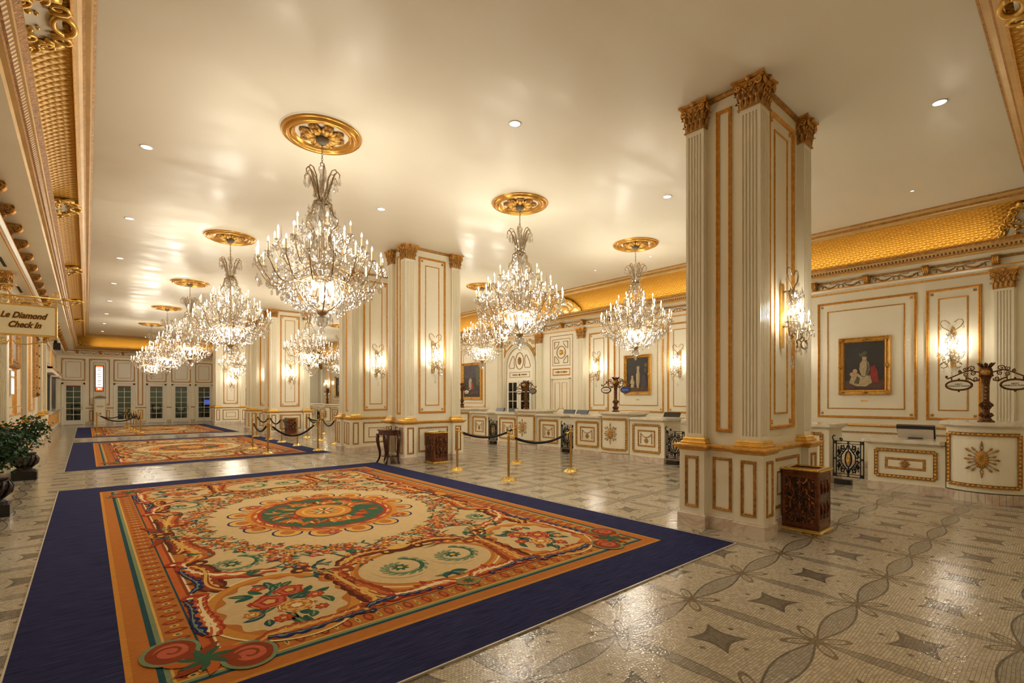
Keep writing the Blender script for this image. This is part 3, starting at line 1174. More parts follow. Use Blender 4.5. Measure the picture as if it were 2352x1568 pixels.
# spandrel scrolls over the arch
for s_ in (-1, 1):
    b.tube([(s_ * x_, -.03, z_) for x_, z_ in ((.98, 3.45), (.9, 3.62), (.72, 3.85), (.5, 4.0), (.2, 4.08))], .028, 6, 'gold_molding')
    b.tube([(s_ * 1.0, -.03, 3.45), (s_ * 1.0, -.03, 4.22)], .02, 6, 'gold_molding')
    for (cx_, cz_, r_) in ((.86, 4.02, .12), (.66, 4.12, .08), (.93, 3.75, .07)):
        b.tube([(s_ * x_, -.03, z_) for x_, z_ in spiral(cx_, cz_, r_, .01, 0, 1.6, 20)], .013, 5, 'gold_molding')
for q in range(7):
    an = pi * q / 6
    b.tube([(0, -.04, 4.0), (.09 * cos(an), -.08, 4.05 + .1 * sin(an)), (.16 * cos(an), -.05, 4.05 + .16 * sin(an))], [.03, .03, .008], 6, 'antique_gold')
b.build('trim_151', kind='structure', loc=(WX1, 16.1, 0), rz=-pi / 2)


def glass_leaf(b, g, x0, x1, z0, z1, cols, rows, y, st=.11, bot=.3, m='white_trim', top=.08):
    b.box(x0, x0 + st, y - .045, y, z0, z1, m)
    b.box(x1 - st, x1, y - .045, y, z0, z1, m)
    b.box(x0 + st, x1 - st, y - .045, y, z0, z0 + bot, m)
    b.box(x0 + st, x1 - st, y - .045, y, z1 - top, z1, m)
    gx0, gx1, gz0, gz1 = x0 + st, x1 - st, z0 + bot, z1 - top
    for i in range(1, cols):
        x = gx0 + (gx1 - gx0) * i / cols
        b.box(x - .014, x + .014, y - .04, y - .005, gz0, gz1, m)
    for i in range(1, rows):
        z = gz0 + (gz1 - gz0) * i / rows
        b.box(gx0, gx1, y - .039, y - .006, z - .014, z + .014, m)
    g.box(gx0, gx1, y - .026, y - .022, gz0, gz1, 'door_glass')


# arched doorway leaves: dark glass room behind, shown by a dark lining
b = MB(); g = MB()
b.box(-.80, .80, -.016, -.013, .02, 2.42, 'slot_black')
glass_leaf(b, g, -.80, -.01, .02, 2.42, 2, 5, -.02, .12, .3)
glass_leaf(b, g, .01, .80, .02, 2.42, 2, 5, -.02, .12, .3)
o = b.build('door_1', kind='structure', loc=(WX1, 16.1, 0), rz=-pi / 2)
g.build('pane', o)
b = MB(); b.tube([(-.06, -.075, .95), (-.06, -.11, 1.0), (-.06, -.075, 1.1)], .012, 6, 'polished_brass'); b.build('door_handle', o)

# panelled door bay (Y 13.09..14.13)
b = MB()
b.rect_mold(-.62, .62, .02, 4.16, .025, .014, 'antique_gold')
b.rect_mold(-.48, .48, 2.95, 4.02, .02, .012, 'antique_gold')
for sx in (-1, 1):
    for sz in (-1, 1):
        cx_, cz_ = sx * .36, 3.485 + sz * .42
        pts = [(cx_, cz_), (cx_ - sx * .26, cz_), (cx_ - sx * .2, cz_ - sz * .12), (cx_ - sx * .08, cz_ - sz * .24), (cx_, cz_ - sz * .28), (cx_, cz_)]
        b.tube([(x_, -.008, z_) for x_, z_ in pts], .014, 5, 'antique_gold')
b.tube([(.23 * cos(q * pi / 12), -.01, 3.485 + .24 * sin(q * pi / 12)) for q in range(25)], .016, 5, 'antique_gold')
b.sphere((0, -.01, 3.485), .10, 'gold_bright', 12, 8)
b.rect_mold(-.48, .48, 2.56, 2.85, .05, .02, 'gold_molding')
for s_ in (-1, 1):
    b.tube([(s_ * .06, -.01, 2.705), (s_ * .16, -.015, 2.705), (s_ * .34, -.01, 2.705)], [.015, .045, .01], 6, 'antique_gold')
b.sphere((0, -.01, 2.705), .045, 'gold_bright', 8, 6)
b.build('trim_152', kind='structure', loc=(WX1, 13.62, 0), rz=-pi / 2)
b = MB()
b.box(-.50, -.47, -.09, 0, 0, 2.46, 'cream_paint'); b.box(.47, .5, -.09, 0, 0, 2.46, 'cream_paint'); b.box(-.5, .5, -.09, 0, 2.43, 2.46, 'cream_paint')
b.box(-.47, .47, -.02, -.001, .02, 2.43, 'cream_paint')
for s_ in (-1, 1):
    pts = [(s_ * .06, 2.28), (s_ * .32, 2.28), (s_ * .32, 1.12), (s_ * .16, 1.22), (s_ * .08, 1.30), (s_ * .06, 1.34), (s_ * .06, 2.28)]
    b.tube([(x_, -.022, z_) for x_, z_ in pts], .013, 5, 'gold_molding')
b.tube([(.3 * cos(q * pi / 8), -.022, .96 + .3 * sin(q * pi / 8)) for q in range(9)], .013, 5, 'gold_molding')
b.rect_mold(-.36, .36, .15, .85, .03, .012, 'gold_molding', -.02)
o = b.build('door_2', kind='structure', loc=(WX1, 13.62, 0), rz=-pi / 2)

# ------------------------------------------------------------------ end wall
b = MB()
for (x0, x1, z0, z1, ins) in ((-1.18, -.06, 2.72, 4.10, .2), (.12, 1.13, 1.18, 4.12, .2), (1.31, 2.41, 2.72, 4.12, .2), (2.55, 2.84, 1.18, 4.1, 0), (3.01, 4.12, 2.72, 4.10, .2),
                            (4.39, 5.52, 2.72, 4.10, .2), (5.78, 6.83, 2.72, 4.10, .2), (.12, .32, .2, .88, 0), (.95, 1.13, .2, .88, 0), (2.55, 2.84, .25, .88, 0), (8.3, 9.4, 2.72, 4.1, .2), (9.8, 11.4, 1.18, 4.1, .2), (11.8, 13.4, 1.18, 4.1, .2)):
    panel(b, x0, x1, z0, z1, ins, .055, .022, ins > 0)
for x0, x1 in ((-1.35, -1.14), (-.04, 1.30), (2.42, 3.0), (4.12, 4.40), (5.50, 5.78), (6.9, 8.3), (9.4, 14.2)):
    b.bar(x0, x1, [(0, .99), (-.025, 1.0), (-.035, 1.02), (-.025, 1.045), (0, 1.05)], 'antique_gold')
for d0, d1 in DOORS:
    for x0, x1 in ((d0 - .10, d0), (d1, d1 + .10)):
        b.box(x0, x1, -.03, 0, 0, 2.6, 'cream_paint')
    b.box(d0 - .1, d1 + .1, -.03, 0, 2.5, 2.6, 'cream_paint')
    b.rect_mold(d0 - .10, d1 + .10, -.1, 2.62, .02, .045, 'cream_paint')
trim(b, 'end')
b = MB()
xs = [WX0] + [q for d in DOORS for q in (d[0] - .1, d[1] + .1)] + [WX1]
for i in range(0, len(xs), 2):
    if xs[i + 1] > xs[i]:
        b.bar(xs[i], xs[i + 1], [(0, 0), (-.03, 0), (-.03, .17), (0, .18)], 'marble_pale')
b.build('baseboard_end', kind='structure', loc=(0, WY1, 0))
for i, (d0, d1) in enumerate(DOORS):
    b = MB(); g = MB()
    glass_leaf(b, g, d0, d1, .01, 2.5, 2, 6, .05, .125, .27, 'white_trim', .08)
    b.box(d0 + .125, d1 - .125, .004, .02, 2.34, 2.42, 'red_trim')
    o = b.build('door_%d' % (3 + i), kind='structure', loc=(0, WY1, 0))
    g.build('pane', o)
    b = MB(); b.box(d1 - .09, d1 - .05, -.012, .004, .9, 1.16, 'polished_brass'); b.tube([(d1 - .07, -.01, 1.05), (d1 - .07, -.06, 1.05), (d1 - .15, -.07, 1.05)], .01, 6, 'polished_brass')
    b.build('door_handle', o)
# machines beyond the doors
for i, (x, w_, h_, z_, m_) in enumerate(((-.5, .5, 1.2, 0, 'canvas_violet'), (1.8, .6, 1.0, 0, 'canvas_violet'), (3.7, .5, 1.2, 0, 'screen_black'), (5.1, .5, 1.1, 0, 'canvas_violet'), (6.75, .62, 1.65, 0, 'screen_black'))):
    t = thing('service_machine', ['low dark cabinet seen through the first glass door', 'low dark cabinet seen through the second glass door', 'dark cabinet seen through the third glass door',
                                  'dark cabinet seen through the fourth glass door', 'dark machine with a blue lit screen behind the fifth glass door'][i], 'machine', (x, WY1 + 1.7, 0))
    b = MB(); b.box(-w_ / 2, w_ / 2, -.25, .25, 0, h_, m_); b.box(-w_ / 2 - .01, w_ / 2 + .01, -.26, .26, h_ * .45, h_ * .48, 'paper_grey'); b.build('body', t)
    b = MB()
    b.box(-w_ * .35, w_ * .35, -.27, -.252, h_ * .7, h_ * .92, 'screen_blue' if i == 4 else 'paper_grey'); b.build('screen', t)
    if i == 4:
        b = MB(); b.box(-w_ * .4, w_ * .4, -.26, -.2, h_ + .01, h_ + .09, 'screen_blue'); b.build('header_sign', t)

# lit menu sign on the end wall
t = thing('lit_wall_sign', 'tall red and white lit menu sign with an arrow above the self service kiosk', 'sign', (.61, WY1, 0))
b = MB(); b.box(-.21, .21, -.09, -.001, 2.08, 3.72, 'red_trim'); b.build('case', t)
b = MB(); b.box(-.17, .17, -.10, -.09, 2.35, 3.60, 'lit_sign_white'); b.box(-.17, .17, -.10, -.09, 2.12, 2.35, 'lit_sign_orange'); b.box(-.17, .17, -.10, -.09, 3.60, 3.69, 'lit_sign_orange'); b.build('face', t)
b = MB()
rnd = random.Random(3)
for i in range(9):
    z_ = 3.5 - .125 * i
    b.box(-.11 + rnd.uniform(0, .03), .11 - rnd.uniform(0, .03), -.104, -.1005, z_, z_ + .028, 'lit_sign_orange' if i in (2, 5) else 'canvas_brown')
b.plate([(-.11, 2.235), (-.02, 2.30), (-.02, 2.26), (.11, 2.26), (.11, 2.21), (-.02, 2.21), (-.02, 2.17)], -.104, -.1005, 'lit_sign_white')
b.build('lettering', t)
# check-in kiosk
t = thing('self_service_kiosk', 'cream and gold free-standing kiosk cabinet under the lit wall sign', 'kiosk', (.64, WY1 - .25, 0))
b = MB(); b.box(-.30, .30, -.2, .2, 0, 1.62, 'cream_paint'); b.plate([(-.28, 1.62)] + [(-.28 * cos(pi * i / 12), 1.62 + .16 * sin(pi * i / 12)) for i in range(13)], -.2, .2, 'sign_grey'); b.build('body', t)
b = MB(); b.rect_mold(-.27, .27, .12, 1.58, .02, .01, 'gold_molding', -.2); b.tube([(-.3 * cos(pi * i / 12), -.205, 1.62 + .18 * sin(pi * i / 12)) for i in range(13)], .012, 5, 'gold_molding'); b.build('molding', t)
b = MB(); b.box(-.17, .17, -.24, -.2, 1.12, 1.15, 'polished_brass'); b.box(-.17, .17, -.215, -.2, 1.09, 1.18, 'paper_grey'); b.build('card_slot', t)
b = MB(); b.box(-.05, .05, -.21, -.2, .62, .72, 'antique_gold'); b.build('lock_plate', t)
b = MB(); b.box(-.28, .28, -.19, .18, 0, .04, 'black_lacquer'); b.build('base', t)

# ------------------------------------------------------------------ carpets (u along the hall, v across)
class Inlay:
    def __init__(s):
        s.b = MB()
        s.n = 0

    def poly(s, pts, m, layer):
        s.n += 1
        z = .0125 + layer * .0004 + (s.n % 40) * .000006
        s.b.poly([(v, u, z) for u, v in pts], m)

    def stroke(s, pts, w, m, layer):
        """w: number or function of t"""
        L = len(pts)
        l_, r_ = [], []
        for i, (u, v) in enumerate(pts):
            a_ = pts[max(i - 1, 0)]
            c_ = pts[min(i + 1, L - 1)]
            du, dv = c_[0] - a_[0], c_[1] - a_[1]
            d = hypot(du, dv) or 1
            ww = (w(i / (L - 1)) if callable(w) else w) / 2 + 1e-5
            l_.append((u - dv / d * ww, v + du / d * ww))
            r_.append((u + dv / d * ww, v - du / d * ww))
        s.n += 1
        z = .0125 + layer * .0004 + (s.n % 40) * .000006
        vs = [(v, u, z) for q in zip(l_, r_) for u, v in q]
        s.b.add(vs, [(2 * i, 2 * i + 1, 2 * i + 3, 2 * i + 2) for i in range(L - 1)], m)

    def leaf(s, u, v, an, ln, w, m, layer, bend=0.):
        pts = []
        for i in range(7):
            t = i / 6
            pts.append((u + ln * t * cos(an + bend * t), v + ln * t * sin(an + bend * t)))
        s.stroke(pts, lambda t: w * sin(pi * min(1, t * .93 + .07)) ** .8, m, layer)

    def disc(s, u, v, ru, rv, m, layer, n=28, a0=0):
        s.poly([(u + ru * cos(a0 + 2 * pi * i / n), v + rv * sin(a0 + 2 * pi * i / n)) for i in range(n)], m, layer)

    def flower(s, u, v, r, rnd, layer=5, cols=None):
        c_ = cols or rnd.choice([('wool_rust', 'wool_orange', 'wool_yellow'), ('wool_red', 'wool_rose', 'wool_yellow'), ('wool_orange', 'wool_gold', 'wool_pale'), ('wool_tan', 'wool_yellow', 'wool_rust')])
        n = rnd.choice((5, 6, 7))
        a0 = rnd.uniform(0, 6)
        for kk, (sc_, ci) in enumerate(((1., 0), (.74, 1), (.50, 0), (.30, 2))):
            if r < .06 and kk == 2:
                continue
            pts = []
            ao = a0 + kk * 1.3
            for i in range(n * 4):
                an = ao + 2 * pi * i / (n * 4)
                rr = r * sc_ * (.88 + .12 * cos(n * (an - ao)))
                pts.append((u + rr * cos(an), v + rr * sin(an)))
            s.poly(pts, c_[ci], layer + kk)
        if r > .09:
            for i in range(n):
                an = a0 + 2 * pi * (i + .5) / n
                s.stroke([(u + r * .80 * cos(an + q), v + r * .80 * sin(an + q)) for q in (-.35, -.1, .15, .35)], r * .07, c_[2], layer + 4)

    def acanthus(s, pts, w, cols, layer=3, side=1, n=9, flare=1.):
        """a feathery scroll: curved spine with lobes thrown to one side"""
        L = len(pts)
        for i in range(n):
            t = (i + .5) / n
            j = min(int(t * (L - 1)), L - 2)
            (u0, v0), (u1, v1) = pts[j], pts[j + 1]
            a_ = atan2(v1 - v0, u1 - u0)
            for sg, k_ in ((side, 1.), (-side, .55)):
                an = a_ + sg * (1.0 - .35 * t)
                ln = w * (1.75 - .95 * t) * flare * k_
                s.leaf(u0, v0, an, ln, w * .85 * k_, cols[0], layer, -sg * 1.1)
                s.leaf(u0, v0, an, ln * .82, w * .52 * k_, cols[1], layer + 1, -sg * 1.1)
                s.leaf(u0, v0, an, ln * .62, w * .18 * k_, cols[2], layer + 2, -sg * 1.1)
        s.stroke(pts, lambda t: w * .62 * (1 - .7 * t), cols[0], layer + 1)
        s.stroke(pts, lambda t: w * .36 * (1 - .7 * t), cols[1], layer + 2)
        s.stroke(pts, lambda t: w * .12, cols[2], layer + 3)
        eu, ev = pts[-1]
        a_ = atan2(pts[-1][1] - pts[-2][1], pts[-1][0] - pts[-2][0])
        cr = w * .45
        cu, cv = eu + cr * cos(a_ + side * pi / 2), ev + cr * sin(a_ + side * pi / 2)
        s.spiral(cu, cv, cr, 1.1, a_ - side * pi / 2, w * .3, cols[0], layer + 2, 20, side)
        s.disc(cu, cv, cr * .35, cr * .35, cols[2], layer + 3, 8)

    def spiral(s, u, v, r, turns, a0, w, m, layer, n=36, sgn=1):
        pts = [(u + r * (1 - .86 * i / n) * cos(a0 + sgn * 2 * pi * turns * i / n), v + r * (1 - .86 * i / n) * sin(a0 + sgn * 2 * pi * turns * i / n)) for i in range(n + 1)]
        s.stroke(pts, lambda t: w * (1 - .5 * t), m, layer)
        return pts


def bez(p0, p1, p2, p3, n=14):
    out = []
    for i in range(n + 1):
        t = i / n
        c = ((1 - t) ** 3, 3 * (1 - t) ** 2 * t, 3 * (1 - t) * t * t, t ** 3)
        out.append(tuple(sum(c[k_] * q[j] for k_, q in enumerate((p0, p1, p2, p3))) for j in (0, 1)))
    return out


def build_carpet():
    HU, HV = 4.70, 3.04                   # half size with the navy border
    IU, IV = 4.08, 2.485                  # half size of the patterned field
    t = thing('patterned_carpet', 'x', 'carpet', (2.66, 7.36, 0), 0, 'floral carpets laid down the hall')
    b = MB(); b.box(-HV, HV, -HU, HU, .002, .012, 'carpet_navy'); b.build('navy_border', t)
    b = MB()
    for s_ in (-1, 1):
        b.box(-HV - .012, HV + .012, min(s_ * HU, s_ * (HU + .012)), max(s_ * HU, s_ * (HU + .012)), .0, .013, 'ridge_stone')
        b.box(min(s_ * HV, s_ * (HV + .012)), max(s_ * HV, s_ * (HV + .012)), -HU, HU, .0, .013, 'ridge_stone')
    b.build('edge_strip', t)
    I = Inlay()
    rect = lambda d, m, L: I.poly([(-IU + d, -IV + d), (IU - d, -IV + d), (IU - d, IV - d), (-IU + d, IV - d)], m, L)
    rect(0, 'wool_gold', 0); rect(.035, 'wool_tan', 1); rect(.15, 'wool_teal', 2); rect(.185, 'wool_sage', 3)
    rect(.215, 'wool_yellow', 4); rect(.232, 'wool_tan', 5); rect(.40, 'wool_teal', 6); rect(.415, 'wool_orange', 7); rect(.47, 'wool_rust', 8); rect(.495, 'wool_pale', 9); rect(.512, 'wool_tan', 10)
    B = 11
    gr = []
    for q in range(160):
        an = 2 * pi * q / 160
        c_, s_ = abs(cos(an)), abs(sin(an))
        r_ = (c_ ** 6 + s_ ** 6) ** (-1 / 6)
        k_ = 1 + .022 * cos(28 * an)
        gr.append((3.36 * r_ * k_ * cos(an), 1.90 * r_ * k_ * sin(an)))
    I.poly(gr, 'wool_cream', B - 1)
    # guilloche of discs in the border band
    for sd in range(4):
        horiz = sd % 2 == 0
        ln = IU if horiz else IV
        off = (IV if horiz else IU) - .316
        s_ = 1 if sd < 2 else -1
        n = int((ln - .2) / .085)
        for i in range(-n, n + 1):
            p_ = (i * .085, s_ * off) if horiz else (s_ * off, i * .085)
            long_ = (.075, .034)
            ru, rv = (.034, .072) if horiz else (.072, .034)
            if i % 2 == 0:
                I.disc(*p_, ru, rv, 'wool_rust', B - 3, 12); I.disc(*p_, ru * .6, rv * .6, 'wool_orange', B - 2, 10)
            else:
                I.disc(*p_, ru * .8, rv * .45, 'wool_yellow', B - 3, 8); I.disc(*p_, ru * .4, rv * .2, 'wool_green', B - 2, 6)
    rnd = random.Random(11)
    # centre medallion
    rnd0 = random.Random(21)
    for ru, rv, m, L in ((1.17, 1.02, 'wool_gold', 2), (1.10, .95, 'wool_orange', 3), (1.06, .91, 'wool_yellow', 4), (1.02, .87, 'wool_red', 5), (.97, .82, 'wool_green', 6)):
        I.disc(0, 0, ru, rv, m, B + L, 56)
    for i in range(16):
        an = 2 * pi * i / 16
        u, v = 1.24 * cos(an), 1.08 * sin(an)
        I.disc(u, v, .20, .18, 'wool_blue', B, 20); I.disc(u, v, .175, .155, 'wool_yellow', B + 1, 20)
        I.disc(u, v, .10, .085, 'wool_tan', B + 2, 14)
    for i in range(20):
        an = 2 * pi * i / 20
        u, v = 1.07 * cos(an), .92 * sin(an)
        I.leaf(u, v, an + 1.4, .3, .07, 'wool_red' if i % 2 else 'wool_rust', B + 7, .9)
        I.leaf(u, v, an + 1.2, .22, .035, 'wool_rose', B + 8, .9)
    for i in range(6):
        an = 2 * pi * i / 6 + .3
        u, v = 1.25 * cos(an), 1.09 * sin(an)
        I.flower(u, v, .12, rnd, B + 7, ('wool_red', 'wool_rose', 'wool_yellow'))
    for i in range(64):
        an = rnd0.uniform(0, 2 * pi)
        rr = rnd0.uniform(.40, .72)
        u, v = rr * cos(an), rr * .86 * sin(an)
        c3 = rnd0.choice((('wool_rust', 'wool_orange'), ('wool_orange', 'wool_yellow'), ('wool_red', 'wool_orange'), ('wool_tan', 'wool_gold')))
        bd = rnd0.uniform(-.9, .9)
        I.leaf(u, v, an + rnd0.uniform(-.7, .7), rnd0.uniform(.16, .30), .085, c3[0], B + 7, bd)
        I.leaf(u, v, an + rnd0.uniform(-.7, .7), rnd0.uniform(.12, .22), .04, c3[1], B + 8, bd)
    for ru, m, L in ((.46, 'wool_rust', 10), (.43, 'wool_gold', 11), (.34, 'wool_yellow', 12), (.30, 'wool_gold', 13), (.20, 'wool_tan', 14)):
        I.disc(0, 0, ru, ru * .88, m, B + L, 40)
    for i in range(16):
        an = 2 * pi * i / 16
        I.leaf(.05 * cos(an), .05 * sin(an), an, .16, .03, 'wool_green' if i % 2 else 'wool_pale', B + 15)
    # flower garland
    for i in range(520):
        an = 2 * pi * i / 520 + rnd.uniform(-.02, .02)
        k_ = rnd.uniform(-.20, .20)
        u, v = (2.08 + k_) * cos(an), (1.62 + k_ * .8) * sin(an)
        r_ = rnd.uniform(.035, .07)
        for j in range(3):
            a2 = rnd.uniform(0, 2 * pi)
            I.leaf(u, v, a2, r_ * 2.0, r_ * .6, rnd.choice(('wool_green', 'wool_sage', 'wool_teal', 'wool_green')), B + 1, rnd.uniform(-.5, .5))
        if i % 5:
            I.flower(u, v, r_, rnd, B + 3)
    AC = [('wool_brown', 'wool_rust', 'wool_yellow'), ('wool_rust', 'wool_orange', 'wool_yellow'), ('wool_red', 'wool_orange', 'wool_pale')]
    for su in (-1, 1):
        for sv in (-1, 1):
            f = lambda pts: [(su * p_[0], sv * p_[1]) for p_ in pts]
            sd = su * sv
            # end cartouche ground
            el = lambda cu, cv, ru, rv, n=48: [(cu + ru * cos(q * 2 * pi / n), cv + rv * sin(q * 2 * pi / n)) for q in range(n + 1)]
            if sv > 0:
                I.poly([(su * p_[0], p_[1]) for p_ in el(2.95, 0, .62, .80)], 'wool_cream', B)
                for w_, m_ in ((.17, 'wool_tan'), (.09, 'wool_gold'), (.02, 'wool_pale')):
                    I.stroke([(su * p_[0], p_[1]) for p_ in el(2.95, 0, .60, .80)], w_, m_, B + 1 + (w_ < .1) + (w_ < .05))
            # corner cartouche with roses
            cu, cv = 3.04, 1.42
            I.poly(f(el(cu, cv, .74, .58)), 'wool_tan', B + 4)
            I.stroke(f(el(cu, cv, .70, .54)), .09, 'wool_gold', B + 5)
            I.stroke(f(el(cu, cv, .74, .58)), .018, 'wool_pale', B + 6)
            I.poly(f([(cu + (.60 + .03 * cos(14 * q * 2 * pi / 112)) * cos(q * 2 * pi / 112), cv + (.45 + .03 * cos(14 * q * 2 * pi / 112)) * sin(q * 2 * pi / 112)) for q in range(112)]), 'wool_cream', B + 6)
            for q in range(44):
                an = rnd.uniform(0, 2 * pi); rr = rnd.uniform(.02, .36)
                u, v = f([(cu + rr * 1.15 * cos(an), cv + rr * .8 * sin(an))])[0]
                ln = rnd.uniform(.12, .2); a2 = atan2(v - sv * cv, u - su * cu) + rnd.uniform(-.7, .7)
                bd = rnd.uniform(-.6, .6)
                cc = rnd.choice((('wool_green', 'wool_teal'), ('wool_teal', 'wool_sage'), ('wool_green', 'wool_sage'), ('wool_green', 'wool_teal')))
                I.leaf(u, v, a2, ln, .075, cc[0], B + 7, bd); I.leaf(u, v, a2, ln * .8, .02, cc[1], B + 8, bd)
            for (du, dv, r_, cc) in ((-.06, .10, .17, 0), (.15, -.05, .16, 1), (-.22, -.10, .14, 0), (.02, -.24, .08, 2), (.33, .10, .08, 2), (-.42, .10, .07, 2), (.3, -.2, .06, 2), (.12, .27, .07, 1)):
                u, v = f([(cu + du, cv + dv)])[0]
                I.flower(u, v, r_, rnd, B + 9, [('wool_red', 'wool_rose', 'wool_yellow'), ('wool_tan', 'wool_yellow', 'wool_pale'), ('wool_red', 'wool_orange', 'wool_yellow')][cc])
            # big acanthus scrolls
            for P0, ci, w_, s2 in ((((2.45, 1.75), (2.15, 2.0), (1.9, 1.65), (1.55, 1.88)), 0, .15, 1), (((2.2, 1.25), (2.05, 1.7), (1.9, 1.95), (1.4, 1.92)), 2, .13, -1),
                                   (((1.42, 1.9), (1.1, 1.6), (.8, 1.95), (.45, 1.80)), 1, .15, 1), (((1.0, 1.92), (.7, 1.75), (.4, 1.93), (.08, 1.90)), 0, .13, -1),
                                   (((3.62, .88), (3.35, .70), (3.0, .98), (2.62, .84)), 1, .15, 1), (((3.60, .70), (3.3, .95), (2.8, .75), (2.35, 1.02)), 0, .13, -1),
                                   (((2.50, .74), (2.28, .62), (2.22, .38), (2.32, .16)), 0, .13, 1), (((3.60, .10), (3.42, .25), (3.62, .45), (3.50, .66)), 2, .12, -1),
                                   (((3.64, 1.75), (3.5, 1.55), (3.66, 1.35), (3.56, 1.0)), 1, .12, 1), (((3.35, 1.98), (3.1, 1.9), (2.85, 2.02), (2.5, 1.93)), 2, .12, -1)):
                I.acanthus(f(bez(*P0)), w_ * 1.45, AC[ci], B + 7, s2 * sd, 7)
            for (u0, v0) in ((3.78, 1.85), (3.42, 2.24)):
                (u, v), = f([(u0, v0)])
                I.disc(u, v, .20, .17, 'wool_sage', B + 8, 24); I.disc(u, v, .17, .14, 'wool_rust', B + 9, 24); I.disc(u, v, .12, .10, 'wool_rose', B + 10, 20)
                I.spiral(u, v, .14, 1.6, .5, .035, 'wool_rust', B + 11)
            for q in range(7):
                (u, v), = f([(3.66, 2.08)])
                I.leaf(u, v, q * .9, .24, .08, 'wool_orange' if q % 2 else 'wool_rust', B + 10, .5); I.leaf(u, v, q * .9 + .4, .17, .05, 'wool_green', B + 11, .3)
            # blue scroll work
            for P0 in (((3.60, .95), (3.45, .8), (3.62, .6), (3.60, .30)), ((2.35, 1.98), (2.1, 1.8), (1.95, 2.0), (1.6, 1.97)), ((3.62, 1.7), (3.75, 1.4), (3.62, 1.2), (3.66, .95)), ((3.3, 2.02), (3.0, 2.12), (2.8, 1.98), (2.55, 2.05))):
                I.acanthus(f(bez(*P0)), .075, ('wool_blue', 'wool_blue', 'wool_sage'), B + 12, sd, 6)
            for (u0, v0) in ((1.15, 1.72), (.25, 1.93), (2.2, 1.5), (2.55, .98), (3.35, .02), (2.28, .9)):
                (u, v), = f([(u0, v0)])
                for q in range(4):
                    I.leaf(u, v, rnd.uniform(0, 6.3), .16, .04, rnd.choice(('wool_green', 'wool_teal', 'wool_sage')), B + 12, rnd.uniform(-1, 1))
            # green rosette spirals
            for (u0, v0) in ((2.93, .31), (1.74, 1.55)):
                (u, v), = f([(u0, v0)])
                I.disc(u, v, .30, .28, 'wool_cream', B + 5, 24)
                pts = I.spiral(u, v, .27, 1.15, .4, .05, 'wool_green', B + 6)
                for q in range(0, 30, 2):
                    an = atan2(pts[q][1] - v, pts[q][0] - u)
                    I.leaf(*pts[q], an + .9, .12, .045, 'wool_teal' if q % 2 else 'wool_sage', B + 6, .5)
                I.spiral(u, v, .19, 1.0, 2.4, .035, 'wool_sage', B + 7)
                for q in range(8):
                    I.leaf(u, v, q * pi / 4, .10, .04, 'wool_green', B + 8)
                I.disc(u, v, .03, .03, 'wool_yellow', B + 9, 8)
            # loose sprays
            for (u0, v0) in ((2.05, 1.15), (2.35, .55)):
                for q in range(11):
                    (u, v), = f([(u0 + rnd.uniform(-.22, .22), v0 + rnd.uniform(-.14, .14))])
                    for j in range(2):
                        I.leaf(u, v, rnd.uniform(0, 6.3), .13, .035, rnd.choice(('wool_green', 'wool_teal')), B + 5, rnd.uniform(-.8, .8))
                    I.flower(u, v, rnd.uniform(.04, .075), rnd, B + 7)
                (u, v), = f([(u0, v0)])
                for q in range(4):
                    a2 = rnd.uniform(0, 6.3)
                    I.leaf(u, v, a2, .42, .03, 'wool_green', B + 4, rnd.uniform(-.8, .8))
        # shells and rosettes in the middle of each side
        I.disc(su * 2.38, 0, .10, .17, 'wool_brown', B + 8, 16)
        for q in range(7):
            I.leaf(su * 2.38, 0, (pi if su > 0 else 0) + (q - 3) * .35, .2, .06, 'wool_yellow', B + 9)
        I.disc(su * 3.66, 0, .10, .12, 'wool_sage', B + 8, 18); I.disc(su * 3.66, 0, .075, .09, 'wool_tan', B + 9, 16)
        for q in range(8):
            I.leaf(su * 3.66, 0, q * pi / 4, .07, .025, 'wool_green', B + 10)
        for sv in (-1, 1):
            I.disc(0, su * 2.02, .15, .08, 'wool_gold', B + 9, 16)
            I.leaf(sv * .1, su * 2.0, 0 if sv > 0 else pi, .5, .09, 'wool_rust', B + 8, .3 * sv * su)
    o = I.b.build('floral_field', t)
    return t


cp = build_carpet()
cp['label'] = 'large floral carpet with navy border in the foreground'
dup(cp, (2.66, 19.77, 0), 0, 'floral carpet with navy border just beyond the foreground one, posts standing on it')
dup(cp, (2.66, 31.75, 0), 0, 'farthest floral carpet with navy border, in front of the glass doors')

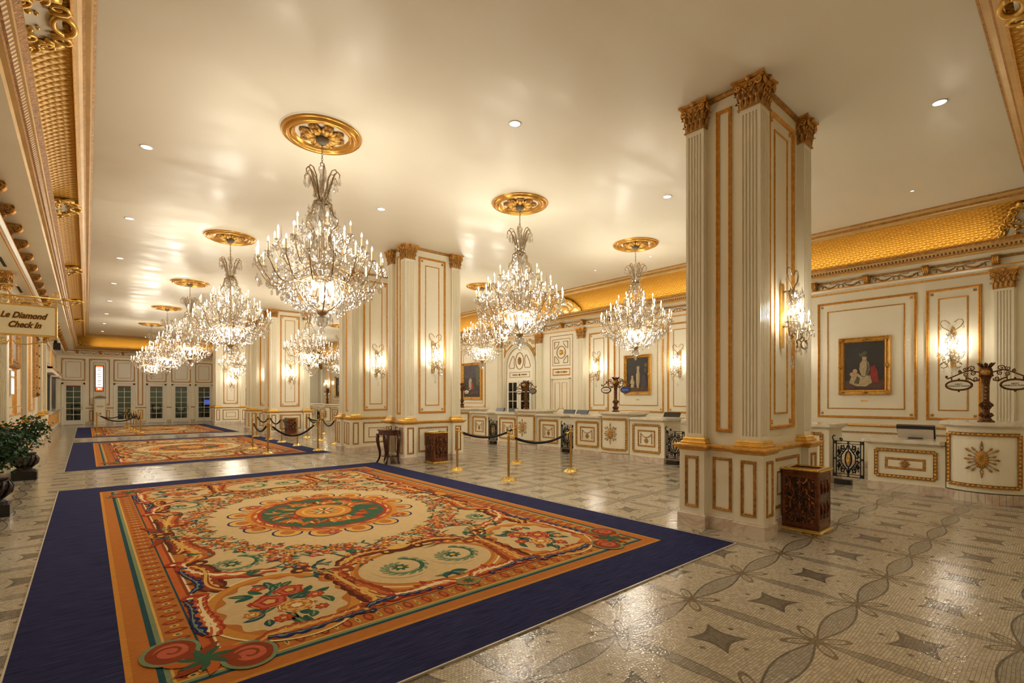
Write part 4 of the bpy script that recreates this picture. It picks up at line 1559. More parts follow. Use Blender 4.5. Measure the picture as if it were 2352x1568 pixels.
# ------------------------------------------------------------------ ceiling roses, downlights
def make_rose():
    t = thing('ceiling_rose', 'x', 'ceiling medallion', (2.65, 7.4, CEIL), 0, 'gilded round ceiling medallions')
    b = MB()
    b.lathe([(.59, -.001), (.575, -.012), (.565, -.012)], 48, 'white_trim')
    b.lathe([(.565, -.001), (.562, -.03), (.545, -.045), (.525, -.03), (.515, -.012), (.505, -.02), (.50, -.055), (.475, -.075), (.45, -.06), (.438, -.02), (.43, -.02), (.425, -.05), (.405, -.058), (.39, -.045), (.383, -.012), (.37, -.004)], 64, 'ring_gold')
    b.build('rim', t)
    b = MB()
    for i in range(8):
        an = 2 * pi * i / 8
        ca, sa_ = cos(an), sin(an)
        P_ = lambda r, s_, z: (r * ca - s_ * sa_, r * sa_ + s_ * ca, z)
        b.tube([P_(.08, 0, -.03), P_(.16, 0, -.055), P_(.24, 0, -.045)], [.03, .045, .03], 7, 'gold_leaf')
        for s_ in (-1, 1):
            b.tube([P_(.12, s_ * .02, -.03), P_(.19, s_ * .055, -.05), P_(.25, s_ * .06, -.03)], [.02, .032, .012], 6, 'gold_leaf')
            b.tube([P_(.27 + .028 * cos(q * .8), s_ * (.03 + .028 * sin(q * .8)), -.03) for q in range(8)], [.02 - .001 * q for q in range(8)], 6, 'antique_gold')
        b.sphere(P_(.30, 0, -.03), .035, 'antique_gold', 7, 5)
    b.lathe([(.37, -.003), (0.001, -.004)], 40, 'cream_paint')
    b.build('rosette', t)
    return t


rose = make_rose()


# ------------------------------------------------------------------ crystal
def drop(b, c, L, w, m='crystal', n=6, ph=0.):
    """faceted pear drop hanging from c"""
    x, y, z = c
    pr = [(.0008, 0), (w * .22, -L * .12), (w * .14, -L * .3), (w * .5, -L * .68), (w * .36, -L * .88), (.0008, -L)]
    b.lathe(pr, n, m, c, False, ph=ph)


def bead(b, c, r, m='crystal', n=6):
    b.lathe([(.0005, r), (r, 0), (.0005, -r)], n, m, c, False)


def candle(bw, bc, bg, c, h=.15, br=.014):
    """bw drip pan, bc candle sleeve, bg bulb; c = centre of the pan"""
    x, y, z = c
    bw.lathe([(.012, -.03), (.02, -.012), (.05, .008), (.055, .014), (.045, .012), (.012, 0)], 10, 'crystal', c, False)
    bc.lathe([(.0125, 0), (.0125, h), (.006, h + .003)], 8, 'candle_ivory', c)
    bg.lathe([(.006, h), (br, h + .02), (br * .95, h + .032), (br * .35, h + .058), (.001, h + .07)], 8, 'bulb_glow', c)


def arm_path(r, zb, hub_r=.10, hub_z=-2.22, dip=.16, n=14):
    hub_z = {18: -2.16, 12: -1.96, 6: -1.72}.get(18 if r > .8 else (12 if r > .5 else 6))
    out = []
    for i in range(n + 1):
        t = i / n
        x = hub_r + (r - hub_r) * (1 - (1 - t) ** 1.15)
        if t < .72:
            z = hub_z + (zb - .16 - dip * .2 - hub_z) * t / .72 - dip * sin(pi * t / .72 * .92)
        z2 = hub_z + (zb - hub_z) * t ** 3 - dip * sin(pi * t ** 1.5) * .95 + .04 * sin(pi * 2 * t)
        out.append((x, z2))
    # final upturn
    out = out[:-1] + [(r, out[-2][1] + (zb - out[-2][1]) * .5), (r, zb)]
    return out


TIERS = [(18, .87, -1.97, .17, .0), (12, .64, -1.72, .12, .13), (6, .42, -1.50, .10, .35)]
BOSS = -2.63


def frame_meshes():
    """metal skeleton and glass stem"""
    met, gls = MB(), MB()
    n = 6
    for i in range(n):
        an = 2 * pi * i / n + .3
        ca, sa_ = cos(an), sin(an)
        tb = lambda pts, r, m='chandelier_metal', q=6: met.tube([(x * ca, x * sa_, z) for x, z in pts], r, q, m)
        # crown plumes
        tb([(.05, -1.02), (.10, -.86), (.15, -.70), (.19, -.60), (.235, -.57), (.265, -.61), (.255, -.66)], [.012, .014, .014, .013, .011, .009, .006])
        tb([(.04, -.98), (.07, -.80), (.10, -.64), (.15, -.54), (.20, -.53), (.22, -.57)], .009)
        # lyre neck
        tb([(.08, -1.0), (.14, -1.04), (.15, -1.12), (.17, -1.2), (.235, -1.28), (.235, -1.36), (.16, -1.42), (.12, -1.5), (.135, -1.62), (.20, -1.75), (.215, -1.85), (.17, -1.98), (.10, -2.1), (.06, -2.2)], .014)
        # lower basket
        tb([(.05, BOSS), (.14, BOSS + .04), (.24, BOSS + .12), (.32, BOSS + .24), (.35, BOSS + .36), (.31, BOSS + .45), (.24, BOSS + .47)], .012)
    met.lathe([(.001, BOSS - .06), (.05, BOSS - .05), (.085, BOSS - .01), (.08, BOSS + .03), (.03, BOSS + .06), (.001, BOSS + .08)], 12, 'chandelier_metal')
    met.lathe([(.075, -1.03), (.09, -1.01), (.075, -.985), (.03, -.98)], 12, 'chandelier_metal')
    met.lathe([(.03, -2.14), (.10, -2.17), (.12, -2.21), (.10, -2.26), (.03, -2.3)], 12, 'chandelier_metal')
    gls.lathe([(.001, -.47), (.05, -.49), (.06, -.53), (.03, -.60), (.045, -.70), (.02, -.80), (.05, -.92), (.03, -1.0), (.03, -1.1), (.06, -1.2), (.03, -1.35), (.025, -1.6), (.05, -1.7), (.03, -1.85), (.06, -2.0), (.03, -2.15)], 10, 'crystal', smooth=False)
    gls.lathe([(.02, BOSS - .05), (.09, BOSS - .10), (.075, BOSS - .2), (.03, BOSS - .24), (.02, BOSS - .26), (.04, BOSS - .30), (.001, BOSS - .34)], 10, 'crystal', smooth=False)
    return met, gls


def garland_mesh(rnd, dense=1.):
    """strings of beads and small drops, too many to count"""
    b = MB()
    def catenary(p, q, sag, k_, r=.011):
        p, q = Vector(p), Vector(q)
        for i in range(k_ + 1):
            t = i / k_
            w_ = p.lerp(q, t)
            w_.z -= sag * 4 * t * (1 - t)
            bead(b, tuple(w_), r * rnd.uniform(.8, 1.25), n=4 if dense < 1 else 5)
    cy = lambda r, a, z: (r * cos(a), r * sin(a), z)
    for ti, (n, r, zb, dip, ph) in enumerate(TIERS):
        for i in range(n):
            a0, a1 = 2 * pi * i / n + ph, 2 * pi * (i + 1) / n + ph
            if ti == 0 or i % 2 == 0 or dense >= 1:
                catenary(cy(r, a0, zb), cy(r, a1, zb), .10, 8)
            # rosette / small drops round each pan
            for j in range(6):
                an = j * pi / 3 + a0
                drop(b, (r * cos(a0) + .05 * cos(an), r * sin(a0) + .05 * sin(an), zb + .005), rnd.uniform(.06, .09), .028, n=4)
            # chains falling from the neck
            if i % 1 == 0:
                am = (a0 + a1) / 2
                zt = -1.36 if ti == 0 else (-1.25 if ti == 1 else -1.1)
                catenary(cy(.23 if ti < 2 else .1, am, zt), cy(r * .75, am, zb - .05), .12, 10 if ti == 0 else 8, .013)
            # drops along each arm
            for j in range(3):
                t = .25 + .3 * j
                pt = arm_path(r, zb)[int(t * 14)]
                drop(b, (pt[0] * cos(a0), pt[0] * sin(a0), pt[1] + .03), rnd.uniform(.07, .11), .036, n=5)
    # column of crystals round the stem
    for i in range(int(330 * dense)):
        z = rnd.uniform(-2.1, -.72)
        r = {0: .11, 1: .19, 2: .25}[0 if z > -1.05 else (1 if z > -1.25 else 2)] * rnd.uniform(.5, 1.15)
        an = rnd.uniform(0, 2 * pi)
        drop(b, cy(r, an, z), rnd.uniform(.06, .10), .038, n=5)
    for i in range(6):
        an = 2 * pi * i / 6 + .3
        for j in range(7):
            drop(b, cy(.27 - .03 * j, an + .1 * (j % 2), -.62 - .02 * (j % 3)), rnd.uniform(.10, .17), .036, n=5)
    # skirt below the arms down to the boss
    for i in range(int(240 * dense)):
        t = rnd.random() ** .8
        r = .86 - .60 * t + rnd.uniform(-.05, .05)
        z = -2.16 - .42 * t + rnd.uniform(-.05, .05)
        an = rnd.uniform(0, 2 * pi)
        drop(b, cy(r, an, z), rnd.uniform(.07, .12), .04, n=5)
    # inner cloud
    for i in range(int(170 * dense)):
        r = rnd.uniform(.12, .62); an = rnd.uniform(0, 2 * pi)
        z = rnd.uniform(-2.35, -1.7 + .3 * (.62 - r))
        drop(b, cy(r, an, z), rnd.uniform(.06, .10), .036, n=5)
    for i in range(30):
        an = rnd.uniform(0, 2 * pi); r = rnd.uniform(.03, .16)
        drop(b, cy(r, an, BOSS - .02 - rnd.uniform(0, .12)), .08, .032, n=5)
    # tall glass spires between the upper candles
    for i in range(6):
        an = 2 * pi * i / 6 + .75
        b.lathe([(.02, 0), (.012, .05), (.001, .26)], 5, 'crystal', cy(.55, an, -1.66), False)
        b.lathe([(.015, 0), (.010, .05), (.001, .20)], 5, 'crystal', cy(.75, an + .3, -1.9), False)
    return b


def chain_mesh():
    b = MB()
    b.lathe([(.10, -.001), (.12, -.02), (.10, -.04), (.075, -.05), (.07, -.07), (.09, -.10), (.05, -.15), (.02, -.17)], 20, 'sign_grey')
    z = -.17
    k_ = 0
    while z > -.42:
        pts = [((.012 * cos(a_ * pi / 5)) if k_ % 2 else 0, 0 if k_ % 2 else .012 * cos(a_ * pi / 5), z - .022 + .024 * sin(a_ * pi / 5)) for a_ in range(11)]
        b.tube(pts, .004, 5, 'chandelier_metal'); z -= .036; k_ += 1
    b.tube([(.028 * cos(a_ * pi / 6), 0, -.445 + .028 * sin(a_ * pi / 6)) for a_ in range(13)], .006, 6, 'chandelier_metal')
    return b


def make_chandelier(full):
    t = thing('crystal_chandelier', 'x', 'chandelier', (2.65, 7.4, CEIL), 0, 'crystal chandeliers')
    rnd = random.Random(7)
    chain_mesh().build('chain', t)
    met, gls = frame_meshes()
    met.build('frame', t)
    gls.build('glass_stem', t)
    for ti, (n, r, zb, dip, ph) in enumerate(TIERS):
        am = MB(); am.tube([(x, 0, z) for x, z in arm_path(r, zb, dip=dip)], .0095, 6, 'chandelier_metal'); am.lathe([(.01, -.03), (.016, -.02), (.008, -.005)], 6, 'chandelier_metal', (r, 0, zb))
        cw, cc, cg = MB(), MB(), MB()
        candle(cw, cc, cg, (r, 0, zb))
        if not full:
            for q in (cw, cc, cg):
                am.add(q.v, q.f, q.mats[0], q.sm[0])
        a_o = None
        for i in range(n):
            if a_o is None:
                a_o = am.build('arm', t)
                subs = [cw.build('drip_pan', a_o), cc.build('candle_tube', a_o), cg.build('bulb', a_o)] if full else []
                new = a_o
            else:
                new = a_o.copy(); COL.objects.link(new); new.parent = t
                for q in subs:
                    q2 = q.copy(); COL.objects.link(q2); q2.parent = new
            new.rotation_euler = (0, 0, 2 * pi * i / n + ph)
    # lamps inside the basket
    b = MB()
    b.lathe([(.001, -2.5), (.035, -2.46), (.045, -2.41), (.03, -2.35), (.02, -2.3), (.001, -2.29)], 10, 'bulb_glow')
    for i in range(4):
        an = i * pi / 2 + .4
        b.sphere((.16 * cos(an), .16 * sin(an), -2.25), .035, 'bulb_glow', 8, 6, 1.3)
    b.build('inner_bulb', t)
    g = garland_mesh(random.Random(5), 1. if full else .6).build('crystal_garlands', t)
    g['kind'] = 'stuff'
    if full:
        d = MB(); drop(d, (0, 0, 0), .12, .055, n=8)
        d0 = None
        for i in range(18):
            an = 2 * pi * (i + .5) / 18
            for j in range(4):
                rr = .86 - .13 * j
                loc = (rr * cos(an), rr * sin(an), -2.10 - .07 * j - .03 * ((i * 7 + j * 3) % 3))
                if d0 is None:
                    d0 = d.build('crystal_pendant', t); q = d0
                else:
                    q = d0.copy(); COL.objects.link(q); q.parent = t
                q.location = loc; q.rotation_euler = (0, 0, an + i)
    # the candle bulbs' light, from lamps standing at the bulbs of each tier
    for n, r, z, ph in ((4, .87, -1.76, 0.), (2, .64, -1.51, .4), (1, .42, -1.28, .9)):
        for i in range(n):
            an = 2 * pi * i / n + ph
            lamp('POINT', (r * cos(an), r * sin(an), z), CHAND_W * .092, parent=t, shadow_soft_size=.045)
    for i in range(3):
        an = 2 * pi * i / 3 + .4
        lamp('POINT', (.2 * cos(an), .2 * sin(an), -2.36), CHAND_W * .10, parent=t, shadow_soft_size=.08)
    return t


CH = [(2.65, 7.40, 'biggest crystal chandelier, over the foreground carpet', 1), (6.60, 7.43, 'crystal chandelier hanging between the nearest column and the mahogany table column', 1),
      (10.58, 7.48, 'crystal chandelier in front of the painting of two pale vases, over the reception aisle', 1), (2.65, 13.58, 'second crystal chandelier along the hall from the camera', 1),
      (10.50, 13.80, 'crystal chandelier in front of the arched door, low behind a larger one', 0), (2.66, 19.85, 'third crystal chandelier along the hall, overlapped by the second', 0),
      (2.66, 26.10, 'fourth crystal chandelier along the hall', 0), (2.62, 32.45, 'farthest crystal chandelier in the overlapping row', 0),
      (6.60, 19.90, 'crystal chandelier seen directly below the biggest one, between columns', 0), (6.60, 32.30, 'small distant chandelier beside the farthest column', 0),
      (10.50, 20.1, 'crystal chandelier hidden behind the middle columns over the reception side', 0), (10.40, 26.45, 'distant chandelier peeping past the column behind the mahogany table column', 0), (10.50, 32.6, 'farthest chandelier over the reception side, behind the bin column', 0)]
pf = pc = None
for i, (x, y, lb, full) in enumerate(CH):
    if full and pf is None:
        pf = q = make_chandelier(True)
    elif not full and pc is None:
        pc = q = make_chandelier(False)
    else:
        q = dup(pf if full else pc, (0, 0, 0), 0, lb)
    q.location = (x, y, CEIL); q.rotation_euler = (0, 0, .37 * i); q['label'] = lb
    rl = 'gilded round ceiling medallion above the ' + lb
    if len(rl.split()) > 16:
        rl = ' '.join(rl.split()[:16]).rstrip(',')
    if i == 0:
        rose['label'] = rl; rose.location = (x, y, CEIL)
    else:
        dup(rose, (x, y, CEIL), .1 * i, rl)
d = None
DL = [(.71, 5.5 + 4.06 * i) for i in range(9)] + [(4.63, 1.3), (4.63, 5.32), (4.63, 9.54), (8.56, 1.27), (8.56, 5.32)]  # first after the left row: out-of-view downlight added to fill the near floor
DLN = ['left of the biggest chandelier', 'over the mahogany table side of the hall']
def make_down(r, name, label, grp):
    t = thing(name, label, 'ceiling light', (.71, 5.5, CEIL), 0, grp)
    b = MB(); b.lathe([(r * 1.22, -.001), (r * 1.22, -.006), (r, -.008), (r * .97, .0), (r * .9, .0)], 24, 'white_trim'); b.build('trim_ring', t)
    b = MB(); b.lathe([(r * .97, -.003), (.001, -.003)], 24, 'downlight_glow'); b.build('lens', t)
    return t


pd = make_down(.075, 'recessed_downlight', 'recessed round downlight in the row along the left side of the ceiling', 'left row of recessed downlights')
for i, (x, y) in enumerate(DL):
    if i < 9:
        lb, gp = '%s recessed downlight from the camera in the row along the left ceiling edge' % 'first second third fourth fifth sixth seventh eighth ninth'.split()[i], 'left row of recessed downlights'
    else:
        lb = {9: 'added fill downlight, out of view over the camera side of the foreground carpet', 10: 'bright recessed downlight between the two big chandeliers, nearest', 11: 'small bright recessed downlight right of the biggest chandelier',
              12: 'large recessed downlight at the upper right of the ceiling', 13: 'recessed downlight left of the nearest column top'}[i]
        gp = 'recessed downlights over the hall'
    q = pd if i == 0 else dup(pd, (x, y, CEIL), 0, lb, gp)
    q.location = (x, y, CEIL); q['label'] = lb; q['group'] = gp
    l = lamp('SPOT', (x, y, CEIL - .02), DOWN_W, (1, .86, .68), spot_size=R(95), spot_blend=.8, shadow_soft_size=.07)
    l.parent = q; l.location = (0, 0, -.02)
ps = make_down(.028, 'small_spotlight', 'small recessed spotlight in the row near the reception wall', 'small spotlights near the reception wall')
for i, (x, y) in enumerate([(11.83, 2.15), (11.83, 5.9), (11.85, 7.89), (11.85, 9.85), (11.85, 11.76)]):
    q = ps if i == 0 else dup(ps, (x, y, CEIL), 0, 'x')
    q.location = (x, y, CEIL)
    q['label'] = 'tiny recessed spotlight by the reception wall, ' + ('nearest the camera', 'second from the camera', 'third from the camera', 'fourth from the camera', 'farthest from the camera')[i]


# ------------------------------------------------------------------ wall sconces (local: wall at y=0, front -y, z from backplate centre)
def make_sconce():
    t = thing('crystal_sconce', 'x', 'wall sconce', (6.98, 2.64, 2.75), 0, 'crystal wall sconces')
    b = MB()
    b.plate([(-.035 + .0, -.40), (.035, -.40), (.045, -.2), (.04, .1), (.04, .42), (.02, .45), (-.02, .45), (-.04, .42), (-.04, .1), (-.045, -.2)], -.025, 0, 'gold_leaf')
    b.build('backplate', t)
    b = MB()
    b.lathe([(.001, -.30), (.035, -.24), (.05, -.14), (.03, -.08), (.025, .2), (.035, .3), (.02, .38), (.001, .40)], 8, 'chandelier_metal', (0, -.13, 0))
    for z_ in (-.12, .34):
        b.tube([(0, 0, z_), (0, -.13, z_)], .012, 6, 'chandelier_metal')
    for s_ in (-1, 1):
        pts = [(0, .33), (s_ * .06, .40), (s_ * .15, .47), (s_ * .19, .55), (s_ * .17, .61), (s_ * .11, .62), (s_ * .06, .58), (s_ * .03, .53)]
        b.tube([(x_, -.14, z_) for x_, z_ in pts], .010, 6, 'chandelier_metal')
        b.tube([(x_, -.2 - abs(x_) * .3, z_) for x_, z_ in [(s_ * .03, -.2)] + [(s_ * .12 + .06 * s_ * cos(q * .8), -.36 + .06 * sin(q * .8)) for q in range(8)]], .010, 6, 'chandelier_metal')
    b.build('frame', t)
    spots = [(-.20, -.16, -.10), (.20, -.16, -.10), (-.13, -.30, -.20), (.13, -.30, -.20), (0, -.33, -.10), (-.09, -.2, .14), (.10, -.2, .10)]
    for (x, y, z) in spots:
        a_ = MB()
        a_.tube([(0, -.13, -.2 if z < 0 else 0), (x * .5, -.13 + (y + .13) * .5, z - .13), (x * .9, -.13 + (y + .13) * .9, z - .10), (x, y, z - .02)], .008, 6, 'chandelier_metal')
        o = a_.build('arm', t)
        cw, cc, cg = MB(), MB(), MB(); candle(cw, cc, cg, (x, y, z), .09, .014)
        cw.build('drip_pan', o); cc.build('candle_tube', o); cg.build('bulb', o)
    rnd = random.Random(9)
    b = MB()
    for (x, y, z) in spots:
        for j in range(5):
            an = j * 2 * pi / 5
            drop(b, (x + .045 * cos(an), y + .045 * sin(an), z), rnd.uniform(.05, .08), .026, n=5)
    for i in range(130):
        z_ = rnd.uniform(-.3, .38)
        w_ = .09 + .10 * max(0, .25 - z_)
        drop(b, (rnd.uniform(-w_, w_), -.13 + rnd.uniform(-.12, .05), z_), rnd.uniform(.06, .10), .036, n=5)
    for i in range(12):
        drop(b, (rnd.uniform(-.14, .14), -.14 - rnd.uniform(0, .15), rnd.uniform(-.42, -.3)), rnd.uniform(.08, .12), .032, n=5)
    drop(b, (0, -.14, -.5), .14, .05); bead(b, (0, -.14, -.66), .03, n=8)
    for s_ in (-1, 1):
        drop(b, (s_ * .19, -.14, .52), .1, .035)
    g = b.build('crystal_garlands', t); g['kind'] = 'stuff'
    lamp('POINT', (0, -.24, .12), SCONCE_W, parent=t, shadow_soft_size=.10)
    lamp('POINT', (-.16, -.20, .02), SCONCE_W * .5, parent=t, shadow_soft_size=.03)
    lamp('POINT', (.16, -.20, .02), SCONCE_W * .5, parent=t, shadow_soft_size=.03)
    return t


sc = make_sconce()
sc['label'] = 'crystal wall sconce on the nearest column above the carved bin'
for y_, lb in ((11.22, 'crystal wall sconce on the column with the mahogany table'), (14.60, 'crystal wall sconce on the column behind the mahogany table column'),
               (23.38, 'crystal wall sconce on the column behind the rope posts'), (26.80, 'crystal wall sconce half hidden behind the rope post column'), (35.55, 'crystal wall sconce on the farthest column')):
    dup(sc, (6.985, y_ + .15, 2.75), 0, lb)
for y_, lb in ((1.90, 'crystal wall sconce beside the nearest framed painting on the reception wall'), (5.2, 'crystal wall sconce left of the nearest framed painting, behind the big column'),
               (8.42, 'crystal wall sconce right of the painting of two pale vases'), (11.72, 'crystal wall sconce left of the painting of two pale vases'), (38.6, 'distant crystal sconce behind a bronze sign post')):
    dup(sc, (WX1 - .005, y_, 2.75), -pi / 2, lb)


# ------------------------------------------------------------------ paintings
def painting(name, label, loc, w, h, fn, rz=-pi / 2, fw=.13):
    t = thing(name, label, 'painting', loc, rz, 'gilt framed paintings')
    b = MB()
    pr = [(0, 0), (0, .6), (.1, 1), (.22, .9), (.35, .45), (.5, .40), (.66, .8), (.78, .75), (.86, .35), (.93, .45), (1, .15), (1, 0)]
    b.rect_mold(-w / 2, w / 2, -h / 2, h / 2, fw, .085, 'gold_leaf', 0, pr)
    for sx in (-1, 0, 1):
        for sz in (-1, 0, 1):
            if sx or sz:
                cx_, cz_ = sx * (w / 2 - fw * .45), sz * (h / 2 - fw * .45)
                for q in range(6):
                    an = q * pi / 3
                    b.tube([(cx_, -.07, cz_), (cx_ + fw * .28 * cos(an), -.085, cz_ + fw * .28 * sin(an)), (cx_ + fw * .5 * cos(an + .3), -.06, cz_ + fw * .5 * sin(an + .3))], [.012, .018, .005], 5, 'gold_molding')
                b.sphere((cx_, -.08, cz_), .02, 'gold_molding', 6, 4)
    b.build('frame', t)
    b = MB()
    iw, ih = w / 2 - fw + .01, h / 2 - fw + .01
    b.box(-iw, iw, -.02, -.004, -ih, ih, 'canvas_dark')
    q_ = [0]
    def P_(pts, m):
        q_[0] += 1
        b.poly([(x * iw, -.0205 - .0004 * q_[0], z * ih) for x, z in pts], m)
    def E(cx_, cz_, rx, rz_, m, n=18, rot=0):
        P_([(cx_ + rx * cos(2 * pi * i / n) * cos(rot) - rz_ * sin(2 * pi * i / n) * sin(rot), cz_ + rx * cos(2 * pi * i / n) * sin(rot) + rz_ * sin(2 * pi * i / n) * cos(rot)) for i in range(n)], m)
    fn(P_, E)
    b.build('canvas', t)
    return t


def pic_a(P, E):      # plain stand-in: still life, pale jug and draped cloths on a ledge
    P([(-.98, -.62), (.98, -.58), (.98, -.95), (-.98, -.95)], 'canvas_brown')
    P([(-.75, -.7), (-.6, -.35), (-.3, -.3), (-.1, -.45), (.3, -.4), (.4, -.7), (.1, -.86), (-.4, -.84)], 'canvas_cream')
    P([(-.5, -.72), (-.35, -.42), (-.2, -.5), (-.25, -.76)], 'canvas_olive')
    P([(-.12, -.42), (-.24, -.15), (-.2, .1), (-.08, .24), (-.1, .38), (.14, .38), (.12, .24), (.24, .1), (.28, -.15), (.16, -.42)], 'canvas_cream')
    P([(.06, -.4), (.14, -.1), (.12, .2), (.2, .1), (.26, -.15), (.16, -.4)], 'canvas_olive')
    P([(.3, -.4), (.34, -.05), (.52, .02), (.66, -.25), (.72, -.72), (.45, -.66)], 'canvas_red')
    E(-.45, -.22, .12, .10, 'canvas_flesh'); E(-.62, -.34, .10, .08, 'canvas_flesh'); E(.0, .5, .16, .1, 'canvas_olive', rot=.5); E(-.16, .46, .12, .05, 'canvas_olive', rot=-.6)


def pic_b(P, E):      # plain stand-in: two pale vases, one tall and one short
    P([(-.98, -.72), (.98, -.76), (.98, -.97), (-.98, -.97)], 'canvas_brown')
    P([(-.02, -.78), (-.12, -.5), (-.13, .0), (-.05, .2), (-.08, .5), (.18, .5), (.15, .2), (.23, .0), (.22, -.5), (.12, -.78)], 'canvas_cream')
    P([(.1, -.76), (.15, -.3), (.13, .1), (.2, .0), (.21, -.5), (.13, -.76)], 'canvas_olive')
    P([(-.6, -.76), (-.68, -.45), (-.56, -.2), (-.58, -.05), (-.38, -.05), (-.4, -.2), (-.28, -.45), (-.36, -.76)], 'canvas_cream')
    P([(.35, -.8), (.4, -.2), (.55, .05), (.72, -.1), (.85, -.82)], 'canvas_violet')
    E(.75, .55, .14, .12, 'canvas_olive'); E(.7, .25, .07, .16, 'canvas_olive')


def pic_c(P, E):      # plain stand-in: dim interior with pale drape and red cloth
    P([(-1, 1), (1, 1), (.8, .3), (-.9, .2)], 'canvas_violet')
    P([(.45, .9), (.9, .85), (.88, -.3), (.5, -.2)], 'canvas_olive')
    P([(-.4, .05), (-.2, .25), (.0, .08), (-.1, -.5), (-.35, -.6)], 'canvas_cream')
    P([(-.1, 0), (.15, -.15), (.2, -.55), (-.05, -.5)], 'canvas_red')
    P([(-.6, -.7), (.8, -.6), (.8, -.78), (-.6, -.85)], 'canvas_brown')


def nameplate(y, lb):
    b = MB(); b.box(-.07, .07, -.01, 0, 1.60, 1.63, 'gold_leaf'); o = b.build('name_plate', loc=(WX1, y, 0), rz=-pi / 2); tag(o, lb, 'plaque', 'small brass plates under paintings')


painting('framed_painting', 'nearest gilt framed dark painting with pale and red shapes', (WX1, 3.52, 2.46), 1.06, 1.40, pic_a)
painting('framed_painting', 'gilt framed painting of two pale vases behind the blue oval sign', (WX1, 10.02, 2.47), 1.08, 1.36, pic_b, fw=.11)
painting('framed_painting', 'large gilt framed dim painting left of the arched door', (WX1, 19.6, 2.48), 1.6, 1.80, pic_c, fw=.14)
painting('framed_painting', 'distant gilt framed painting beyond the far sign post', (WX1, 36.4, 2.48), 1.5, 1.6, pic_c, fw=.13)
nameplate(3.52, 'small plate under the nearest gilt framed painting')
nameplate(10.02, 'small plate under the painting of two pale vases')
nameplate(19.6, 'small plate under the large painting left of the arched door')

# ------------------------------------------------------------------ reception desks (local front -y, origin at the front base line)
DX = 11.10


def egg_dart(b, pts, w, m='antique_gold', closed=True, t=.03):
    """carved egg and dart band along a closed loop of (x,y,z,nx,ny) on the desk face"""
    L = 0
    n = len(pts)
    for i in range(n if closed else n - 1):
        p_, q_ = pts[i], pts[(i + 1) % n]
        P_, Q_ = Vector(p_[:3]), Vector(q_[:3])
        N_ = Vector((p_[3], p_[4], 0))
        seg = (Q_ - P_).length
        D = (Q_ - P_).normalized()
        U = N_.cross(D).normalized()
        k_ = max(1, round(seg / .062))
        vs = []
        for o, h in ((-w / 2, 0), (-w / 2, t * .8), (-w * .25, t * .3), (w * .25, t * .3), (w / 2, t * .8), (w / 2, 0)):
            vs += [tuple(P_ + U * o + N_ * h), tuple(Q_ + U * o + N_ * h)]
        b.add(vs, [(2 * j, 2 * j + 1, 2 * j + 3, 2 * j + 2) for j in range(5)], m)
        for j in range(k_):
            c_ = P_ + D * (seg * (j + .5) / k_) + N_ * t * .35
            b.add([tuple(c_ + D * .024 * a_ + U * w * .40 * e_ + N_ * t * f_) for a_, e_, f_ in ((-1, 0, 0), (-.7, -.8, 0), (.7, -.8, 0), (1, 0, 0), (.7, .8, 0), (-.7, .8, 0), (0, 0, 1.0))],
                  [(0, 1, 6), (1, 2, 6), (2, 3, 6), (3, 4, 6), (4, 5, 6), (5, 0, 6)], 'gold_leaf', True)


RW, SAG = .46, .20                      # half chord and bulge of the drum


def drum_arc(e=0., n=16):
    """front bulge outline from right to left"""
    Rr = (RW * RW + SAG * SAG) / (2 * SAG)
    cy_ = Rr - SAG
    half = math.asin(RW / Rr)
    return [((Rr + e) * sin(half - 2 * half * i / n), cy_ - (Rr + e) * cos(half - 2 * half * i / n), sin(half - 2 * half * i / n), -cos(half - 2 * half * i / n)) for i in range(n + 1)]


